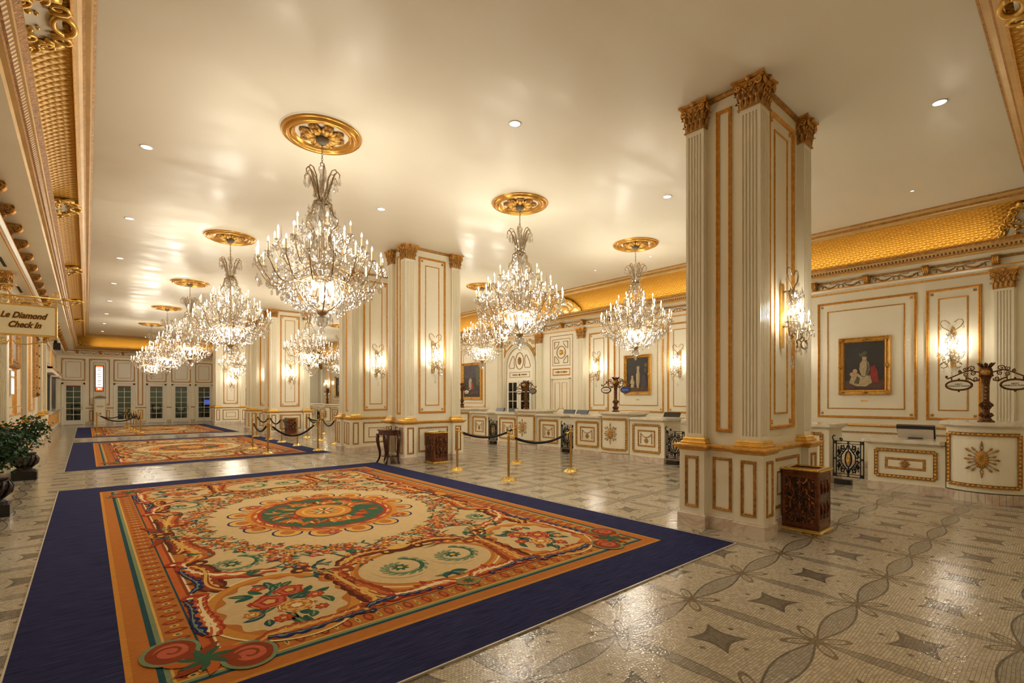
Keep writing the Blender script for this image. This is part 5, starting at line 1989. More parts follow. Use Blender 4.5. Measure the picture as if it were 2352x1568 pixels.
def make_drum(h=1.30):
    t = thing('curved_reception_pedestal', 'x', 'reception desk', (DX, 1.1, 0), -pi / 2, 'curved reception pedestals')
    b = MB()
    ar = drum_arc()
    out = [(x, y) for x, y, _, _ in ar][::-1] + [(RW, .80), (-RW, .80)]
    b.extrude(out, .17, h - .09, 'cream_paint')
    b.build('body', t)
    b = MB()
    n = 13
    ar2 = drum_arc(.025, n)
    for i in range(n):
        x0, y0, _, _ = ar2[i]; x1, y1, _, _ = ar2[i + 1]
        dx, dy = (x1 - x0), (y1 - y0)
        g_ = .02
        x0, y0, x1, y1 = x0 + dx * g_, y0 + dy * g_, x1 - dx * g_, y1 - dy * g_
        b.extrude([(x1, y1), (x0, y0), (x0 * .9, .05), (x1 * .9, .05)], 0, .155, 'marble_pale')
    b.extrude([(-RW - .02, .02), (RW + .02, .02), (RW + .02, .80), (-RW - .02, .80)], 0, .155, 'marble_pale')
    b.build('marble_base', t)
    b = MB()
    def slab(e, z0, z1):
        a_ = drum_arc(e)
        b.extrude([(x, y) for x, y, _, _ in a_][::-1] + [(RW + e, .05), (RW + e, .84), (-RW - e, .84), (-RW - e, .05)], z0, z1, 'marble_counter')
    slab(.03, h - .10, h - .075); slab(.07, h - .075, h - .06); slab(.10, h - .06, h - .015); slab(.085, h - .015, h)
    b.build('countertop', t)
    b = MB()
    a_ = drum_arc(.004, 16)[1:-1]
    top = [(x, y, h - .20, nx, ny) for x, y, nx, ny in a_]
    bot = [(x, y, .27, nx, ny) for x, y, nx, ny in a_][::-1]
    egg_dart(b, top + bot, .055)
    b.build('egg_and_dart_frame', t)
    b = MB()
    zc = .70
    yb = -SAG - .004
    b.lathe([(.085, 0), (.075, .012), (.03, .022), (.001, .024)], 20, 'antique_gold')
    b.v = [(x, yb - z, zc + y * 1.75) for x, y, z in b.v]
    for q in range(16):
        an = 2 * pi * q / 16
        b.tube([(.03 * cos(an), yb - .02, zc + .05 * sin(an)), (.08 * cos(an), yb - .012, zc + .14 * sin(an))], .006, 4, 'gold_leaf')
    for s_ in (-1, 1):
        b.tube([(0, yb - .004, zc + s_ * .14), (-.02, yb - .006, zc + s_ * .19), (0, yb - .006, zc + s_ * .24), (.02, yb - .006, zc + s_ * .19), (0, yb - .004, zc + s_ * .14)], .006, 4, 'antique_gold')
        b.tube([(0, yb - .006, zc + s_ * .22), (0, yb - .006, zc + s_ * .30)], [.022, .004], 5, 'antique_gold')
        for q, (an, L_) in enumerate(((.0, .14), (.28, .10), (-.28, .10), (.62, .16), (-.62, .16), (.95, .11), (-.95, .11))):
            p0 = Vector((s_ * .08 * cos(an), yb + .0, zc + .13 * sin(an)))
            dirv = Vector((s_ * cos(an * .8), 0, sin(an * 1.0)))
            yo = lambda v_: max(0, abs(v_.x) ** 2 * .42)
            p1 = p0 + dirv * L_ * .6; p2 = p0 + dirv * L_
            for v_ in (p1, p2):
                v_.y = yb - .004 + yo(v_) * .5
            p0.y -= .006
            b.tube([tuple(p0), tuple(p1)], .006, 5, 'antique_gold')
            b.tube([tuple(p1), tuple((p1 + p2) / 2), tuple(p2)], [.008, .020, .003], 5, 'antique_gold')
            b.sphere(tuple(p1), .016, 'antique_gold', 5, 4)
    b.build('sunburst_ornament', t)
    return t


def make_side_desk(x0, x1, h, low=False, name='reception_desk'):
    t = thing(name, 'x', 'reception desk', (DX, 1.1, 0), -pi / 2, 'straight reception desks')
    b = MB(); b.box(x0, x1, .02, .80, .15, h - .09, 'cream_paint'); b.build('body', t)
    b = MB(); b.box(x0 - .005, x1 + .005, -.005, .80, 0, .15, 'marble_pale'); b.build('marble_base', t)
    b = MB()
    for e, z0, z1 in ((.03, h - .10, h - .075), (.07, h - .075, h - .06), (.10, h - .06, h - .015), (.085, h - .015, h)):
        cc = .06
        ea, eb = (e, 0) if x0 < 0 else (0, e)
        b.extrude([(x0 - ea + cc, .02 - e), (x1 + eb - cc, .02 - e), (x1 + eb, .02 - e + cc), (x1 + eb, .84), (x0 - ea, .84), (x0 - ea, .02 - e + cc)], z0, z1, 'marble_counter')
    b.build('countertop', t)
    b = MB()
    za, zb = .27, h - .20
    xa, xb = x0 + .13, x1 - .13
    egg_dart(b, [(xa, .02, zb, 0, -1), (xa, .02, za, 0, -1), (xb, .02, za, 0, -1), (xb, .02, zb, 0, -1)], .055)
    b.build('egg_and_dart_frame', t)
    b = MB(); ins = .13
    b.rect_mold(xa + ins, xb - ins, za + ins, zb - ins, .045, .012, 'antique_gold', .02)
    b.build('inner_frame', t)
    b = MB()
    cx_, cz_ = (xa + xb) / 2, (za + zb) / 2 - (0 if low else .06)
    sc_ = .055 if low else .05
    for q in range(8):
        an = 2 * pi * q / 8
        b.tube([(cx_, .012, cz_), (cx_ + sc_ * .8 * cos(an), .006, cz_ + sc_ * .8 * sin(an)), (cx_ + sc_ * 1.5 * cos(an), .014, cz_ + sc_ * (1.6 if q % 2 == 0 else 1.2) * sin(an))], [.01, .018, .004], 5, 'antique_gold')
    b.sphere((cx_, .01, cz_), .02, 'antique_gold', 6, 4)
    if not low:
        w_ = (xb - xa) / 2 - ins - .10
        zt = zb - ins - .10
        b.tube([(cx_ - w_ + 2 * w_ * q / 12, .01, zt - .09 * sin(pi * q / 12)) for q in range(13)], .009, 5, 'antique_gold')
        b.sphere((cx_, .008, zt - .09), .018, 'antique_gold', 6, 4)
        for s_ in (-1, 1):
            b.tube([(cx_ + s_ * w_, .01, zt + .02 - .035 * q) for q in range(9)], [.014 if q % 2 else .008 for q in range(9)], 5, 'antique_gold')
    b.build('garland_ornament', t)
    return t


drum = make_drum()
dl = make_side_desk(-1.56, -.475, 1.17)          # left of the drum as the visitor sees it
dr = make_side_desk(.475, 1.53, 1.17)
low = make_side_desk(-1.58, -.475, .94, True, 'low_reception_desk')
ST = [(1.10, 'nearest'), (4.85, 'behind the big column'), (8.53, 'under the blue oval sign'), (12.15, 'in front of the arched door'), (15.80, 'left of the arched door'), (22.6, 'beyond the middle columns'), (29.9, 'under the distant sign post'), (33.6, 'at the far end of the hall')]
low.location = (DX, 1.1, 0); low['label'] = 'low reception desk with a monitor, nearest, left of the big curved pedestal'
for i, (y_, w_) in enumerate(ST):
    if i == 0:
        drum['label'] = 'big curved reception pedestal nearest, carrying the bronze sign post'
        drum.location = (DX, y_, 0)
    else:
        dup(drum, (DX, y_, 0), -pi / 2, 'curved reception pedestal ' + w_)
    if i == 1:
        dl.location = (DX, y_, 0); dl['label'] = 'straight reception desk left of the curved pedestal ' + w_
        dr.location = (DX, y_, 0); dr['label'] = 'straight reception desk right of the curved pedestal ' + w_
    elif i > 1:
        dup(dl, (DX, y_, 0), -pi / 2, 'straight reception desk left of the curved pedestal ' + w_)
        dup(dr, (DX, y_, 0), -pi / 2, 'straight reception desk right of the curved pedestal ' + w_)


# iron gates between desk groups
def make_gate(w):
    t = thing('iron_gate', 'x', 'gate', (DX + .04, 3.0, 0), -pi / 2, 'wrought iron gates between the desks')
    b = MB(); z0, z1, h = .155, .86, w / 2
    for x in (-h, h, -h + .05, h - .05):
        b.box(x - .008, x + .008, -.008, .008, z0, z1 if abs(x) < h - .01 else z1 + (.02 if x < 0 else 0), 'black_iron')
    for z in (z0 + .01, z1 - .01, z0 + .06, z1 - .06):
        b.box(-h, h, -.007, .007, z - .006, z + .006, 'black_iron')
    for x in (-h + .025, h - .025, 0):
        for z in (z0 + .035, z1 - .035, (z0 + z1) / 2):
            if x or z != (z0 + z1) / 2:
                b.tube([(x - .02, 0, z - .02), (x + .02, 0, z + .02)], .008, 4, 'black_iron'); b.tube([(x - .02, 0, z + .02), (x + .02, 0, z - .02)], .008, 4, 'black_iron')
    b.tube([(-h - .0, 0, z1), (-h - .02, 0, z1 + .06), (-h + .01, 0, z1 + .10), (-h + .03, 0, z1 + .08)], .012, 5, 'black_iron')
    b.tube([(-h + .05 + x_, 0, z1 + z_) for x_, z_ in spiral(.08, .02, .03, .008, pi, -1.2, 12)], .010, 5, 'black_iron')
    b.build('frame', t)
    b = MB(); zc = (z0 + z1) / 2
    k = w / .84
    b.tube([(.085 * k * cos(q * pi / 10), 0, zc + .145 * sin(q * pi / 10)) for q in range(21)], .014, 5, 'black_iron')
    b.tube([(0, 0, z1 - .06), (0, 0, zc + .145)], .010, 5, 'black_iron'); b.tube([(0, 0, z0 + .06), (0, 0, zc - .145)], .014, 5, 'black_iron')
    for s_ in (-1, 1):
        for sz in (-1, 1):
            b.tube([(s_ * x_ * k, 0, zc + sz * z_) for x_, z_ in ((.02, .27), (.05, .2), (.12, .14), (.2, .07), (.2, .0))], .012, 5, 'black_iron')
            b.tube([(s_ * x_ * k, 0, zc + sz * z_) for x_, z_ in spiral(.15, .205, .075, .012, pi, 1.6, 22)], .012, 5, 'black_iron')
            b.tube([(s_ * x_ * k, 0, zc + sz * z_) for x_, z_ in spiral(.25, .12, .05, .01, 0, 1.4, 16)], .010, 5, 'black_iron')
            for (qx, qz) in ((.19, .26), (.27, .23), (.29, .06), (.23, .13), (.12, .27)):
                b.tube([(s_ * (qx - .02) * k, 0, zc + sz * (qz - .02)), (s_ * qx * k, 0, zc + sz * qz), (s_ * (qx + .025) * k, 0, zc + sz * (qz - .03))], [.005, .016, .004], 5, 'black_iron')
            b.tube([(s_ * .26 * k, 0, zc + sz * .2), (s_ * .28 * k, 0, zc + sz * .15), (s_ * .24 * k, 0, zc + sz * .06)], [.006, .024, .008], 6, 'black_iron')
            b.tube([(s_ * .17 * k, 0, zc + sz * .05), (s_ * .25 * k, 0, zc + sz * .02), (s_ * .30 * k, 0, zc + sz * .09)], [.006, .02, .005], 6, 'black_iron')
    b.build('scroll_work', t)
    b = MB()
    b.plate([(.07 * k * cos(q * pi / 10), zc + .125 * sin(q * pi / 10)) for q in range(20)], -.003, .003, 'canvas_cream')
    for q in range(10):
        an = 2 * pi * q / 10
        b.tube([(0, -.006, zc), (.03 * cos(an), -.008, zc + .06 * sin(an)), (.058 * k * cos(an), -.004, zc + .105 * sin(an))], [.006, .012, .004], 5, 'gold_leaf')
    b.build('medallion', t)
    b = MB(); b.box(h - .5, h - .22, .03, .16, 0.001, .10, 'black_lacquer'); b.build('floor_stop', t)
    return t


gate = make_gate(.50)
gate.location = (DX + .04, 3.0, 0); gate['label'] = 'wrought iron gate with gold oval, nearest, left of the low desk'
for y_, lb in ((6.705, 'wrought iron gate with gold oval just left of the nearest column'), (10.355, 'wrought iron gate with gold oval between the middle desk groups'), (13.99, 'wrought iron gate with gold oval left of the desk in front of the arched door'), (31.75, 'distant wrought iron gate far down the hall')):
    dup(gate, (DX + .04, y_, 0), -pi / 2, lb)


# bronze sign posts
def make_post(texts, lb, y, plates, z=1.30, par=None):
    t = thing('bronze_sign_post', lb, 'sign post', (11.02, y, z), -pi / 2, 'bronze sign posts on the pedestals')
    b = MB()
    rnd = random.Random(2)
    b.lathe([(.11, 0), (.11, .015), (.085, .03), (.065, .06), (.048, .10), (.055, .12), (.045, .15), (.046, .20), (.068, .23), (.075, .27), (.052, .30), (.058, .32), (.042, .34), (.045, .60), (.052, .66), (.06, .70), (.085, .76), (.09, .80), (.075, .86), (.05, .90), (.001, .91)], 8, 'aged_bronze', smooth=False, ph=pi / 8)
    for q in range(8):
        an = q * pi / 4
        for z_ in (.08, .24, .72):
            b.tube([(.05 * cos(an), .05 * sin(an), z_), (.078 * cos(an), .078 * sin(an), z_ + .03), (.062 * cos(an), .062 * sin(an), z_ + .07)], [.01, .018, .006], 5, 'aged_bronze')
        b.tube([(.05 * cos(an), .05 * sin(an), .88), (.08 * cos(an), .08 * sin(an), .93), (.11 * cos(an), .11 * sin(an), .955)], [.012, .02, .004], 5, 'aged_bronze')
    for z_ in (.38, .44, .50, .56):
        b.sphere((0, -.042, z_), .014, 'antique_gold', 6, 4)
    b.build('column', t)
    b = MB(); b.sphere((0, -.09, .80), .06, 'antique_gold', 12, 8, .85); b.build('cabochon', t)
    for s_ in (-1, 1):
        b = MB()
        b.tube([(s_ * x_, 0, z_) for x_, z_ in ((.06, .80), (.2, .84), (.3, .80), (.40, .745), (.47, .71), (.49, .73), (.48, .75))], .011, 6, 'aged_bronze')
        b.sphere((s_ * .485, 0, .745), .02, 'aged_bronze', 6, 4)
        for (cx_, cz_, r_, a0) in ((.17, .87, .045, 0), (.25, .86, .035, 2), (.16, .79, .04, 1), (.24, .775, .035, 4), (.12, .70, .04, 3), (.32, .82, .025, 1)):
            b.tube([(s_ * x_, 0, z_) for x_, z_ in spiral(cx_, cz_, r_, .006, a0, 1.4, 14)], .008, 5, 'aged_bronze')
        b.tube([(s_ * x_, 0, z_) for x_, z_ in ((.08, .68), (.14, .66), (.19, .70), (.24, .72))], .012, 6, 'aged_bronze')
        b.tube([(s_ * .24, 0, .74), (s_ * .24, 0, .66)], .008, 5, 'aged_bronze'); b.tube([(s_ * .42, 0, .74), (s_ * .42, 0, .66)], .008, 5, 'aged_bronze')
        a_ = b.build('bracket_arm', t)
        b = MB(); cx_, cz_ = s_ * .33, .60
        b.plate([(cx_ + .165 * cos(q * pi / 14), cz_ + .083 * sin(q * pi / 14)) for q in range(28)], -.012, .012, 'aged_bronze')
        b.tube([(cx_ + .165 * cos(q * pi / 14), 0, cz_ + .083 * sin(q * pi / 14)) for q in range(29)], .014, 6, 'aged_bronze')
        for sz in (-1, 1):
            b.sphere((cx_, 0, cz_ + sz * .10), .016, 'aged_bronze', 6, 4)
        pl = b.build('oval_plaque', t)
        b = MB(); b.plate([(cx_ + .145 * cos(q * pi / 14), cz_ + .065 * sin(q * pi / 14)) for q in range(28)], -.0145, .0, plates[0 if s_ < 0 else 1]); b.build('plaque_face', pl)
        tx = texts[0 if s_ < 0 else 1]
        ink = 'sign_cyan' if plates[0 if s_ < 0 else 1] == 'sign_blue' else ('sign_white' if plates[0 if s_ < 0 else 1] == 'sign_grey' else 'ink')
        if tx:
            text(tx, .034 if '\n' in tx else .045, ink, pl, (cx_, -.0155, cz_), ext=.001, bold=.0006)
    return t


make_post(('NEXT\nWINDOW PLEASE', 'NEXT\nWINDOW PLEASE'), 'bronze sign post with two NEXT WINDOW PLEASE plaques, nearest', 1.06, ('sign_white', 'sign_white'))
make_post(('Diamond', 'Seven Stars'), 'bronze sign post with one grey and one blue oval plaque', 8.44, ('sign_white', 'sign_blue'))
make_post(('NEXT\nWINDOW PLEASE', ''), 'bronze sign post in front of the arched glass door', 12.1, ('sign_white', 'sign_grey'))
make_post(('', 'NEXT\nWINDOW PLEASE'), 'bronze sign post partly hidden beside the mahogany table column', 15.78, ('sign_white', 'sign_white'))
make_post(('', ''), 'distant bronze sign post between the columns', 29.9, ('sign_white', 'sign_white'))

# staff side: worktops and monitors
t = thing('back_worktop', 'long pale marble staff worktop behind the reception desks', 'counter', (12.35, 0, 0))
b = MB(); b.box(0, .62, 7.0, 39.5, .98, 1.02, 'marble_counter'); b.build('top', t)
b = MB(); b.box(.03, .6, 7.02, 39.48, 0, .98, 'cream_paint'); b.build('body', t)


def monitor(label, x, y, z, w=.5, name='monitor', kind=0):
    t = thing(name, label, 'monitor', (x, y, z), -pi / 2, 'monitors at the reception desks')
    b = MB()
    if kind == 0:      # seen from the visitor side: pale housing under a dark sloped hood
        b.m = Matrix.Translation((0, 0, .13)) @ Matrix.Rotation(R(18), 4, 'X')
        b.box(-w / 2, w / 2, -.045, -.02, -.15, .07, 'paper_grey')
        b.box(-w / 2 - .012, w / 2 + .012, -.05, .02, .06, .125, 'screen_black')
        b.box(w / 2, w / 2 + .022, -.03, .02, -.13, .125, 'screen_black')
        b.box(-w / 2 - .012, -w / 2, -.02, .02, -.02, .125, 'screen_black')
    else:
        b.m = Matrix.Translation((0, 0, .12)) @ Matrix.Rotation(R(-30), 4, 'X')
        b.box(-w / 2, w / 2, -.02, .02, -.12, .14, 'screen_black')
    b.build('screen', t)
    b = MB(); b.box(-.1, .1, -.07, .08, 0, .015, 'screen_black'); b.box(-.02, .02, -.01, .02, .01, .12, 'screen_black'); b.build('stand', t)
    return t


monitor('black topped monitor housing on the low reception desk', 11.6, 2.06, .942, .52)
for i, (y_, lb) in enumerate(((6.9, 'black monitor behind the desks left of the nearest column'), (7.7, 'black monitor behind the curved pedestal under the blue sign'), (11.05, 'black monitor above the gate, right one of the pair'),
                              (11.65, 'black monitor above the gate, left one of the pair'), (14.6, 'black monitor behind the desk below the arched door'), (15.4, 'black monitor left of the arched door'))):
    monitor(lb, 12.6, y_, 1.022, .5, kind=1)

# ------------------------------------------------------------------ carved waste bins
def make_bin():
    t = thing('carved_waste_bin', 'x', 'waste bin', (7.03, 2.36, 0), 0, 'carved copper waste bins')
    h = .21
    b = MB()
    rect_prof(b, -h, h, -h, h, [(0, .05), (0, .78)], 'copper_band'); b.build('body', t)
    b = MB()
    b.m = None
    for i in range(4):
        b.m = Matrix.Rotation(i * pi / 2, 4, 'Z')
        b.rect_mold(-h + .0, h, .06, .77, .045, .008, 'copper_band', -h)
        b.box(-h + .04, h - .04, -h - .004, -h + .001, .13, .69, 'carved_copper')
        for q in range(3):
            x = -.11 + .11 * q
            for z in (.32, .58):
                b.tube([(x, -h - .004, z - .09), (x, -h - .012, z), (x, -h - .004, z + .08)], [.006, .024, .005], 6, 'copper_band')
            b.tube([(x + x_, -h - .006, .20 + z_) for x_, z_ in spiral(0, 0, .035, .008, 0, 1.4, 14)], .007, 5, 'copper_band')
    b.build('carved_panels', t)
    b = MB()
    rect_prof(b, -h, h, -h, h, [(.03, 0), (.035, .02), (.025, .03), (.018, .035), (.018, .05), (0, .055)], 'polished_brass')
    b.build('base', t)
    b = MB()
    pr = [(0, .765), (.02, .772), (.03, .785), (.025, .80), (.0, .805), (-.03, .805), (-.035, .79)]
    b.ring(-h, h, -h, h, pr, 'polished_brass')
    for sd in range(4):        # rope twist
        b.m = Matrix.Rotation(sd * pi / 2, 4, 'Z')
        for q in range(22):
            x = -h + (2 * h) * (q + .5) / 22
            b.tube([(x - .012, -h - .024, .774), (x + .012, -h - .024, .798)], .0075, 5, 'polished_brass')
            pass
    b.m = None
    b.build('brass_rim', t)
    b = MB(); b.box(-h + .035, h - .035, -h + .035, h - .035, .76, .775, 'slot_black'); b.build('opening', t)
    return t


bn = make_bin()
bn['label'] = 'carved copper and brass waste bin at the foot of the nearest column'
dup(bn, (6.94, 11.09, 0), 0, 'carved copper waste bin right of the mahogany table, against its column')
dup(bn, (6.95, 23.22, 0), 0, 'carved waste bin behind the rope posts')

# ------------------------------------------------------------------ half round mahogany table
t = thing('half_round_table', 'half round dark mahogany console table against the column, by the carpet corner', 'table', (6.02, 11.72, 0), -pi / 2)
# local: straight back at y=0 (world +X), bulge to -y
HW, HD = .44, .40
half = lambda e, n=24: [((HW + e) * cos(pi + pi * i / n), (HD + e) * sin(pi + pi * i / n)) for i in range(n + 1)]
b = MB(); b.extrude(half(0), .85, .872, 'mahogany'); b.build('tabletop', t)
b = MB()
b.extrude(half(-.035), .735, .85, 'mahogany'); b.build('apron', t)
b = MB(); b.box(-.40, -.36, -.04, -.0, .77, .82, 'polished_brass'); b.box(-.05, .05, -.37, -.362, .775, .81, 'mahogany'); b.build('drawer_pull', t)
for x, y in ((-.39, -.05), (.39, -.05), (-.25, -.31), (.25, -.31)):
    b = MB()
    an = atan2(y, x)
    cx_, cy_ = cos(an), sin(an)
    b.tube([(x + cx_ * o, y + cy_ * o, z) for o, z in ((.0, .76), (.005, .60), (-.02, .45), (-.055, .3), (-.06, .2), (-.03, .1), (.02, .018))], [.045, .045, .04, .034, .03, .026, .022], 7, 'mahogany')
    b.build('leg', t)
b = MB(); b.extrude([(x * .80, y * .80) for x, y in half(0)], .19, .21, 'mahogany'); b.build('lower_shelf', t)
tag_ = thing('picture_stand', 'tiny dark card holder standing on the mahogany table', 'card holder', (5.9, 11.62, .872), -pi / 2)
b = MB(); b.box(-.04, .04, -.01, .01, 0, .09, 'mahogany'); b.box(-.025, .025, -.013, -.009, .02, .07, 'sign_white'); b.build('card', tag_)


# ------------------------------------------------------------------ rope posts
def make_post_s():
    t = thing('rope_post', 'x', 'rope post', (0, 0, 0), 0, 'brass rope posts')
    b = MB(); b.lathe([(.165, 0), (.165, .008), (.14, .022), (.10, .045), (.06, .06), (.035, .075)], 24, 'polished_brass')
    for q in range(10):
        an = q * 2 * pi / 10
        b.tube([(.155 * cos(an), .155 * sin(an), .012), (.10 * cos(an), .10 * sin(an), .046), (.045 * cos(an), .045 * sin(an), .069)], [.012, .009, .005], 5, 'polished_brass')
    b.build('base', t)
    b = MB(); b.lathe([(.026, .07), (.026, .90)], 14, 'brass_pole'); b.build('pole', t)
    b = MB(); b.lathe([(.026, .90), (.034, .905), (.034, .93), (.028, .935), (.032, .96), (.036, .985), (.03, .995), (.001, 1.0)], 14, 'brass_pole')
    b.tube([(.04 * cos(q * pi / 8), .04 * sin(q * pi / 8), .915) for q in range(17)], .004, 5, 'polished_brass')
    b.build('cap', t)
    return t


POSTS = {'A': (6.57, 9.60), 'B': (6.55, 7.72), 'C': (8.43, 9.62), 'D': (8.40, 7.70),
         'E': (4.11, 15.98), 'F': (4.11, 17.78), 'G': (5.57, 15.92), 'H': (5.57, 17.95), 'I': (5.57, 19.76), 'J': (5.55, 21.35), 'K': (5.57, 23.4), 'L': (7.03, 21.4), 'M': (7.02, 19.68), 'N': (6.87, 17.82), 'O': (8.30, 23.04),
         'P': (.35, 29.7), 'Q': (1.75, 36.0), 'R': (1.83, 34.1), 'S': (1.87, 32.6), 'T': (1.87, 31.0), 'U': (1.94, 29.3)}
PL = {'A': 'brass rope post nearest the copper bin, right of the table column', 'B': 'nearest brass rope post, in front of the reception desks', 'C': 'brass rope post in front of the reception desks, rope going left to the column',
      'D': 'brass rope post right of centre, before the gate between desks', 'E': 'brass rope post standing on the second carpet, front one', 'F': 'brass rope post standing on the second carpet, left back one',
      'G': 'brass rope post at the corner of the second carpet, on its navy border', 'H': 'brass rope post on the navy border just left of the bin', 'I': 'brass rope post on the navy border, third from the carpet corner',
      'J': 'brass rope post on the navy border, fourth from the carpet corner', 'K': 'brass rope post on the navy border, farthest of its row', 'L': 'brass rope post right of the bin behind the second carpet', 'M': 'brass rope post between the bin and the mahogany table column, left one',
      'N': 'brass rope post half hidden by the column behind the mahogany table column', 'O': 'distant brass rope post beyond the bin column', 'P': 'left brass rope post in front of the kiosk on the farthest carpet',
      'Q': 'farthest brass rope post of the bunch by the glass doors', 'R': 'fourth brass rope post of the bunch by the glass doors', 'S': 'middle brass rope post of the bunch by the glass doors', 'T': 'second brass rope post of the bunch by the glass doors', 'U': 'nearest brass rope post of the bunch by the glass doors'}
rp = None
for k_, (x, y) in POSTS.items():
    on = -.4 < x < 5.7 and (15.1 < y < 24.4 or 27.1 < y < 36.4)
    z_ = .012 if on else 0
    if rp is None:
        rp = make_post_s(); rp.location = (x, y, z_); rp['label'] = PL[k_]
    else:
        dup(rp, (x, y, z_), 0, PL[k_])
ROPES = [('A', 'C', .20, 'black rope from the bin side post towards the reception desks'), ('B', 'D', .20, 'black rope hanging between the two nearest posts before the desks'), ('F', 'E', .28, 'short black rope between the two posts on the second carpet'),
         ('E', 'G', .40, 'long deep black rope between carpet post and carpet corner post'), ('K', 'J', .25, 'farthest black rope along the navy border'), ('J', 'I', .25, 'black rope along the navy border left of the bin'), ('I', 'H', .25, 'black rope crossing in front of the bin'),
         ('L', 'M', .25, 'black rope right of the bin ending at the corner post'), ('M', 'N', .30, 'black rope running towards the mahogany table column'), ('L', 'O', .25, 'thin distant black rope right of the bin column'),
         ('P', 'Q', .28, 'upper black rope from the kiosk post to the bunch of posts'), ('P', 'U', .34, 'lower black rope from the kiosk post to the bunch of posts'), ('Q', 'R', .3, 'rear black rope in the bunch by the glass doors'),
         ('R', 'S', .3, 'second rear black rope in the bunch by the glass doors'), ('S', 'T', .3, 'middle black rope in the bunch by the glass doors'), ('T', 'U', .3, 'front black rope in the bunch by the glass doors')]
for a_, c_, sag, lb in ROPES:
    p0, p1 = Vector((*POSTS[a_], .915)), Vector((*POSTS[c_], .915))
    d_ = (p1 - p0); d_.z = 0; L_ = d_.length; d_.normalize()
    t = thing('barrier_rope', lb, 'rope', tuple(p0), 0, 'black velvet ropes between brass posts')
    s0, s1 = d_ * .04, d_ * (L_ - .04)
    f_ = lambda q: (s0.lerp(s1, q)) + Vector((0, 0, -sag * 4 * q * (1 - q)))
    q0, q1 = .055, .945
    b = MB(); b.tube([tuple(f_(q0 + (q1 - q0) * i / 18)) for i in range(19)], .027, 8, 'black_rope'); b.build('velvet_cord', t)
    for qa, qb in ((0, q0), (1, q1)):
        b = MB(); b.tube([tuple(f_(qa)), tuple(f_(qa * .7 + qb * .3)), tuple(f_(qb)), tuple(f_(qb + (.01 if qb < .5 else -.01)))], [.006, .014, .027, .030], 8, 'polished_brass'); b.build('rope_end', t)


# ------------------------------------------------------------------ plants in dark urns
def plant(label, x, y, seed, s=1., lean=0.):
    rnd = random.Random(seed)
    t = thing('potted_shrub', label, 'potted plant', (x, y, 0), 0, 'shrubs in dark carved urns')
    b = MB(); b.box(-.19, .19, -.19, .19, 0, .17, 'black_lacquer'); b.build('plinth', t)
    b = MB()
    b.lathe([(.17, .17), (.17, .21), (.12, .24), (.10, .27), (.15, .31), (.19, .38), (.19, .46), (.155, .50), (.175, .53), (.18, .55), (.15, .555), (.001, .53)], 16, 'carved_dark_wood', smooth=False)
    for q in range(12):
        an = q * pi / 6
        b.tube([(.11 * cos(an), .11 * sin(an), .25), (.19 * cos(an), .19 * sin(an), .34), (.21 * cos(an + .1), .21 * sin(an + .1), .42), (.17 * cos(an + .2), .17 * sin(an + .2), .50)], [.012, .025, .022, .012], 6, 'carved_dark_wood')
    b.build('urn', t)
    b = MB()
    stems = []
    for q in range(7):
        an = rnd.uniform(0, 2 * pi); r_ = rnd.uniform(.05, .30)
        tip = Vector((r_ * cos(an) + lean, r_ * sin(an), rnd.uniform(1.0, 1.3)))
        p0 = Vector((rnd.uniform(-.04, .04), rnd.uniform(-.04, .04), .52))
        mid = p0.lerp(tip, .5) + Vector((rnd.uniform(-.06, .06), rnd.uniform(-.06, .06), .05))
        b.tube([tuple(p0), tuple(mid), tuple(tip)], [.012, .009, .004], 5, 'twig')
        stems.append((p0, mid, tip))
    b.build('stems', t)
    b = MB()
    for i in range(900):
        # clumped lobes
        st = stems[i % 7]
        c_ = st[1].lerp(st[2], rnd.random())
        dv = Vector((rnd.gauss(0, 1), rnd.gauss(0, 1), rnd.gauss(0, .8)))
        dv.normalize(); dv *= rnd.random() ** .5 * .22
        p_ = c_ + dv
        if i % 6 == 0:
            p_ = Vector((rnd.gauss(0, .14) + lean, rnd.gauss(0, .14), rnd.uniform(.62, .9)))
        a_ = Vector((rnd.gauss(0, 1), rnd.gauss(0, 1), rnd.gauss(-.2, .6))).normalized()
        w_ = a_.cross(Vector((rnd.gauss(0, 1), rnd.gauss(0, 1), 1))).normalized()
        L_ = rnd.uniform(.05, .085); W_ = L_ * .42
        n_ = a_.cross(w_) * .008
        pts = [p_, p_ + a_ * L_ * .25 + w_ * W_ * .7, p_ + a_ * L_ * .45 + w_ * W_ * 1.2, p_ + a_ * L_ * .6 + w_ * W_ * .5, p_ + a_ * L_, p_ + a_ * L_ * .6 - w_ * W_ * .5, p_ + a_ * L_ * .45 - w_ * W_ * 1.2, p_ + a_ * L_ * .25 - w_ * W_ * .7]
        pts = [q_ + (n_ if j in (0, 4) else Vector()) for j, q_ in enumerate(pts)]
        b.add([tuple(q_) for q_ in pts], [(0, 1, 2, 3, 4), (0, 4, 5, 6, 7)], rnd.choice(('leaf_green', 'leaf_green', 'leaf_dark')))
    o = b.build('foliage', t); o['kind'] = 'stuff'
    return t


plant('green shrub in a dark carved urn on a black plinth, by the left wall', -.97, 14.33, 1)
plant('nearer dark urn plant cut off by the left edge of the photo', -1.02, 10.2, 2)

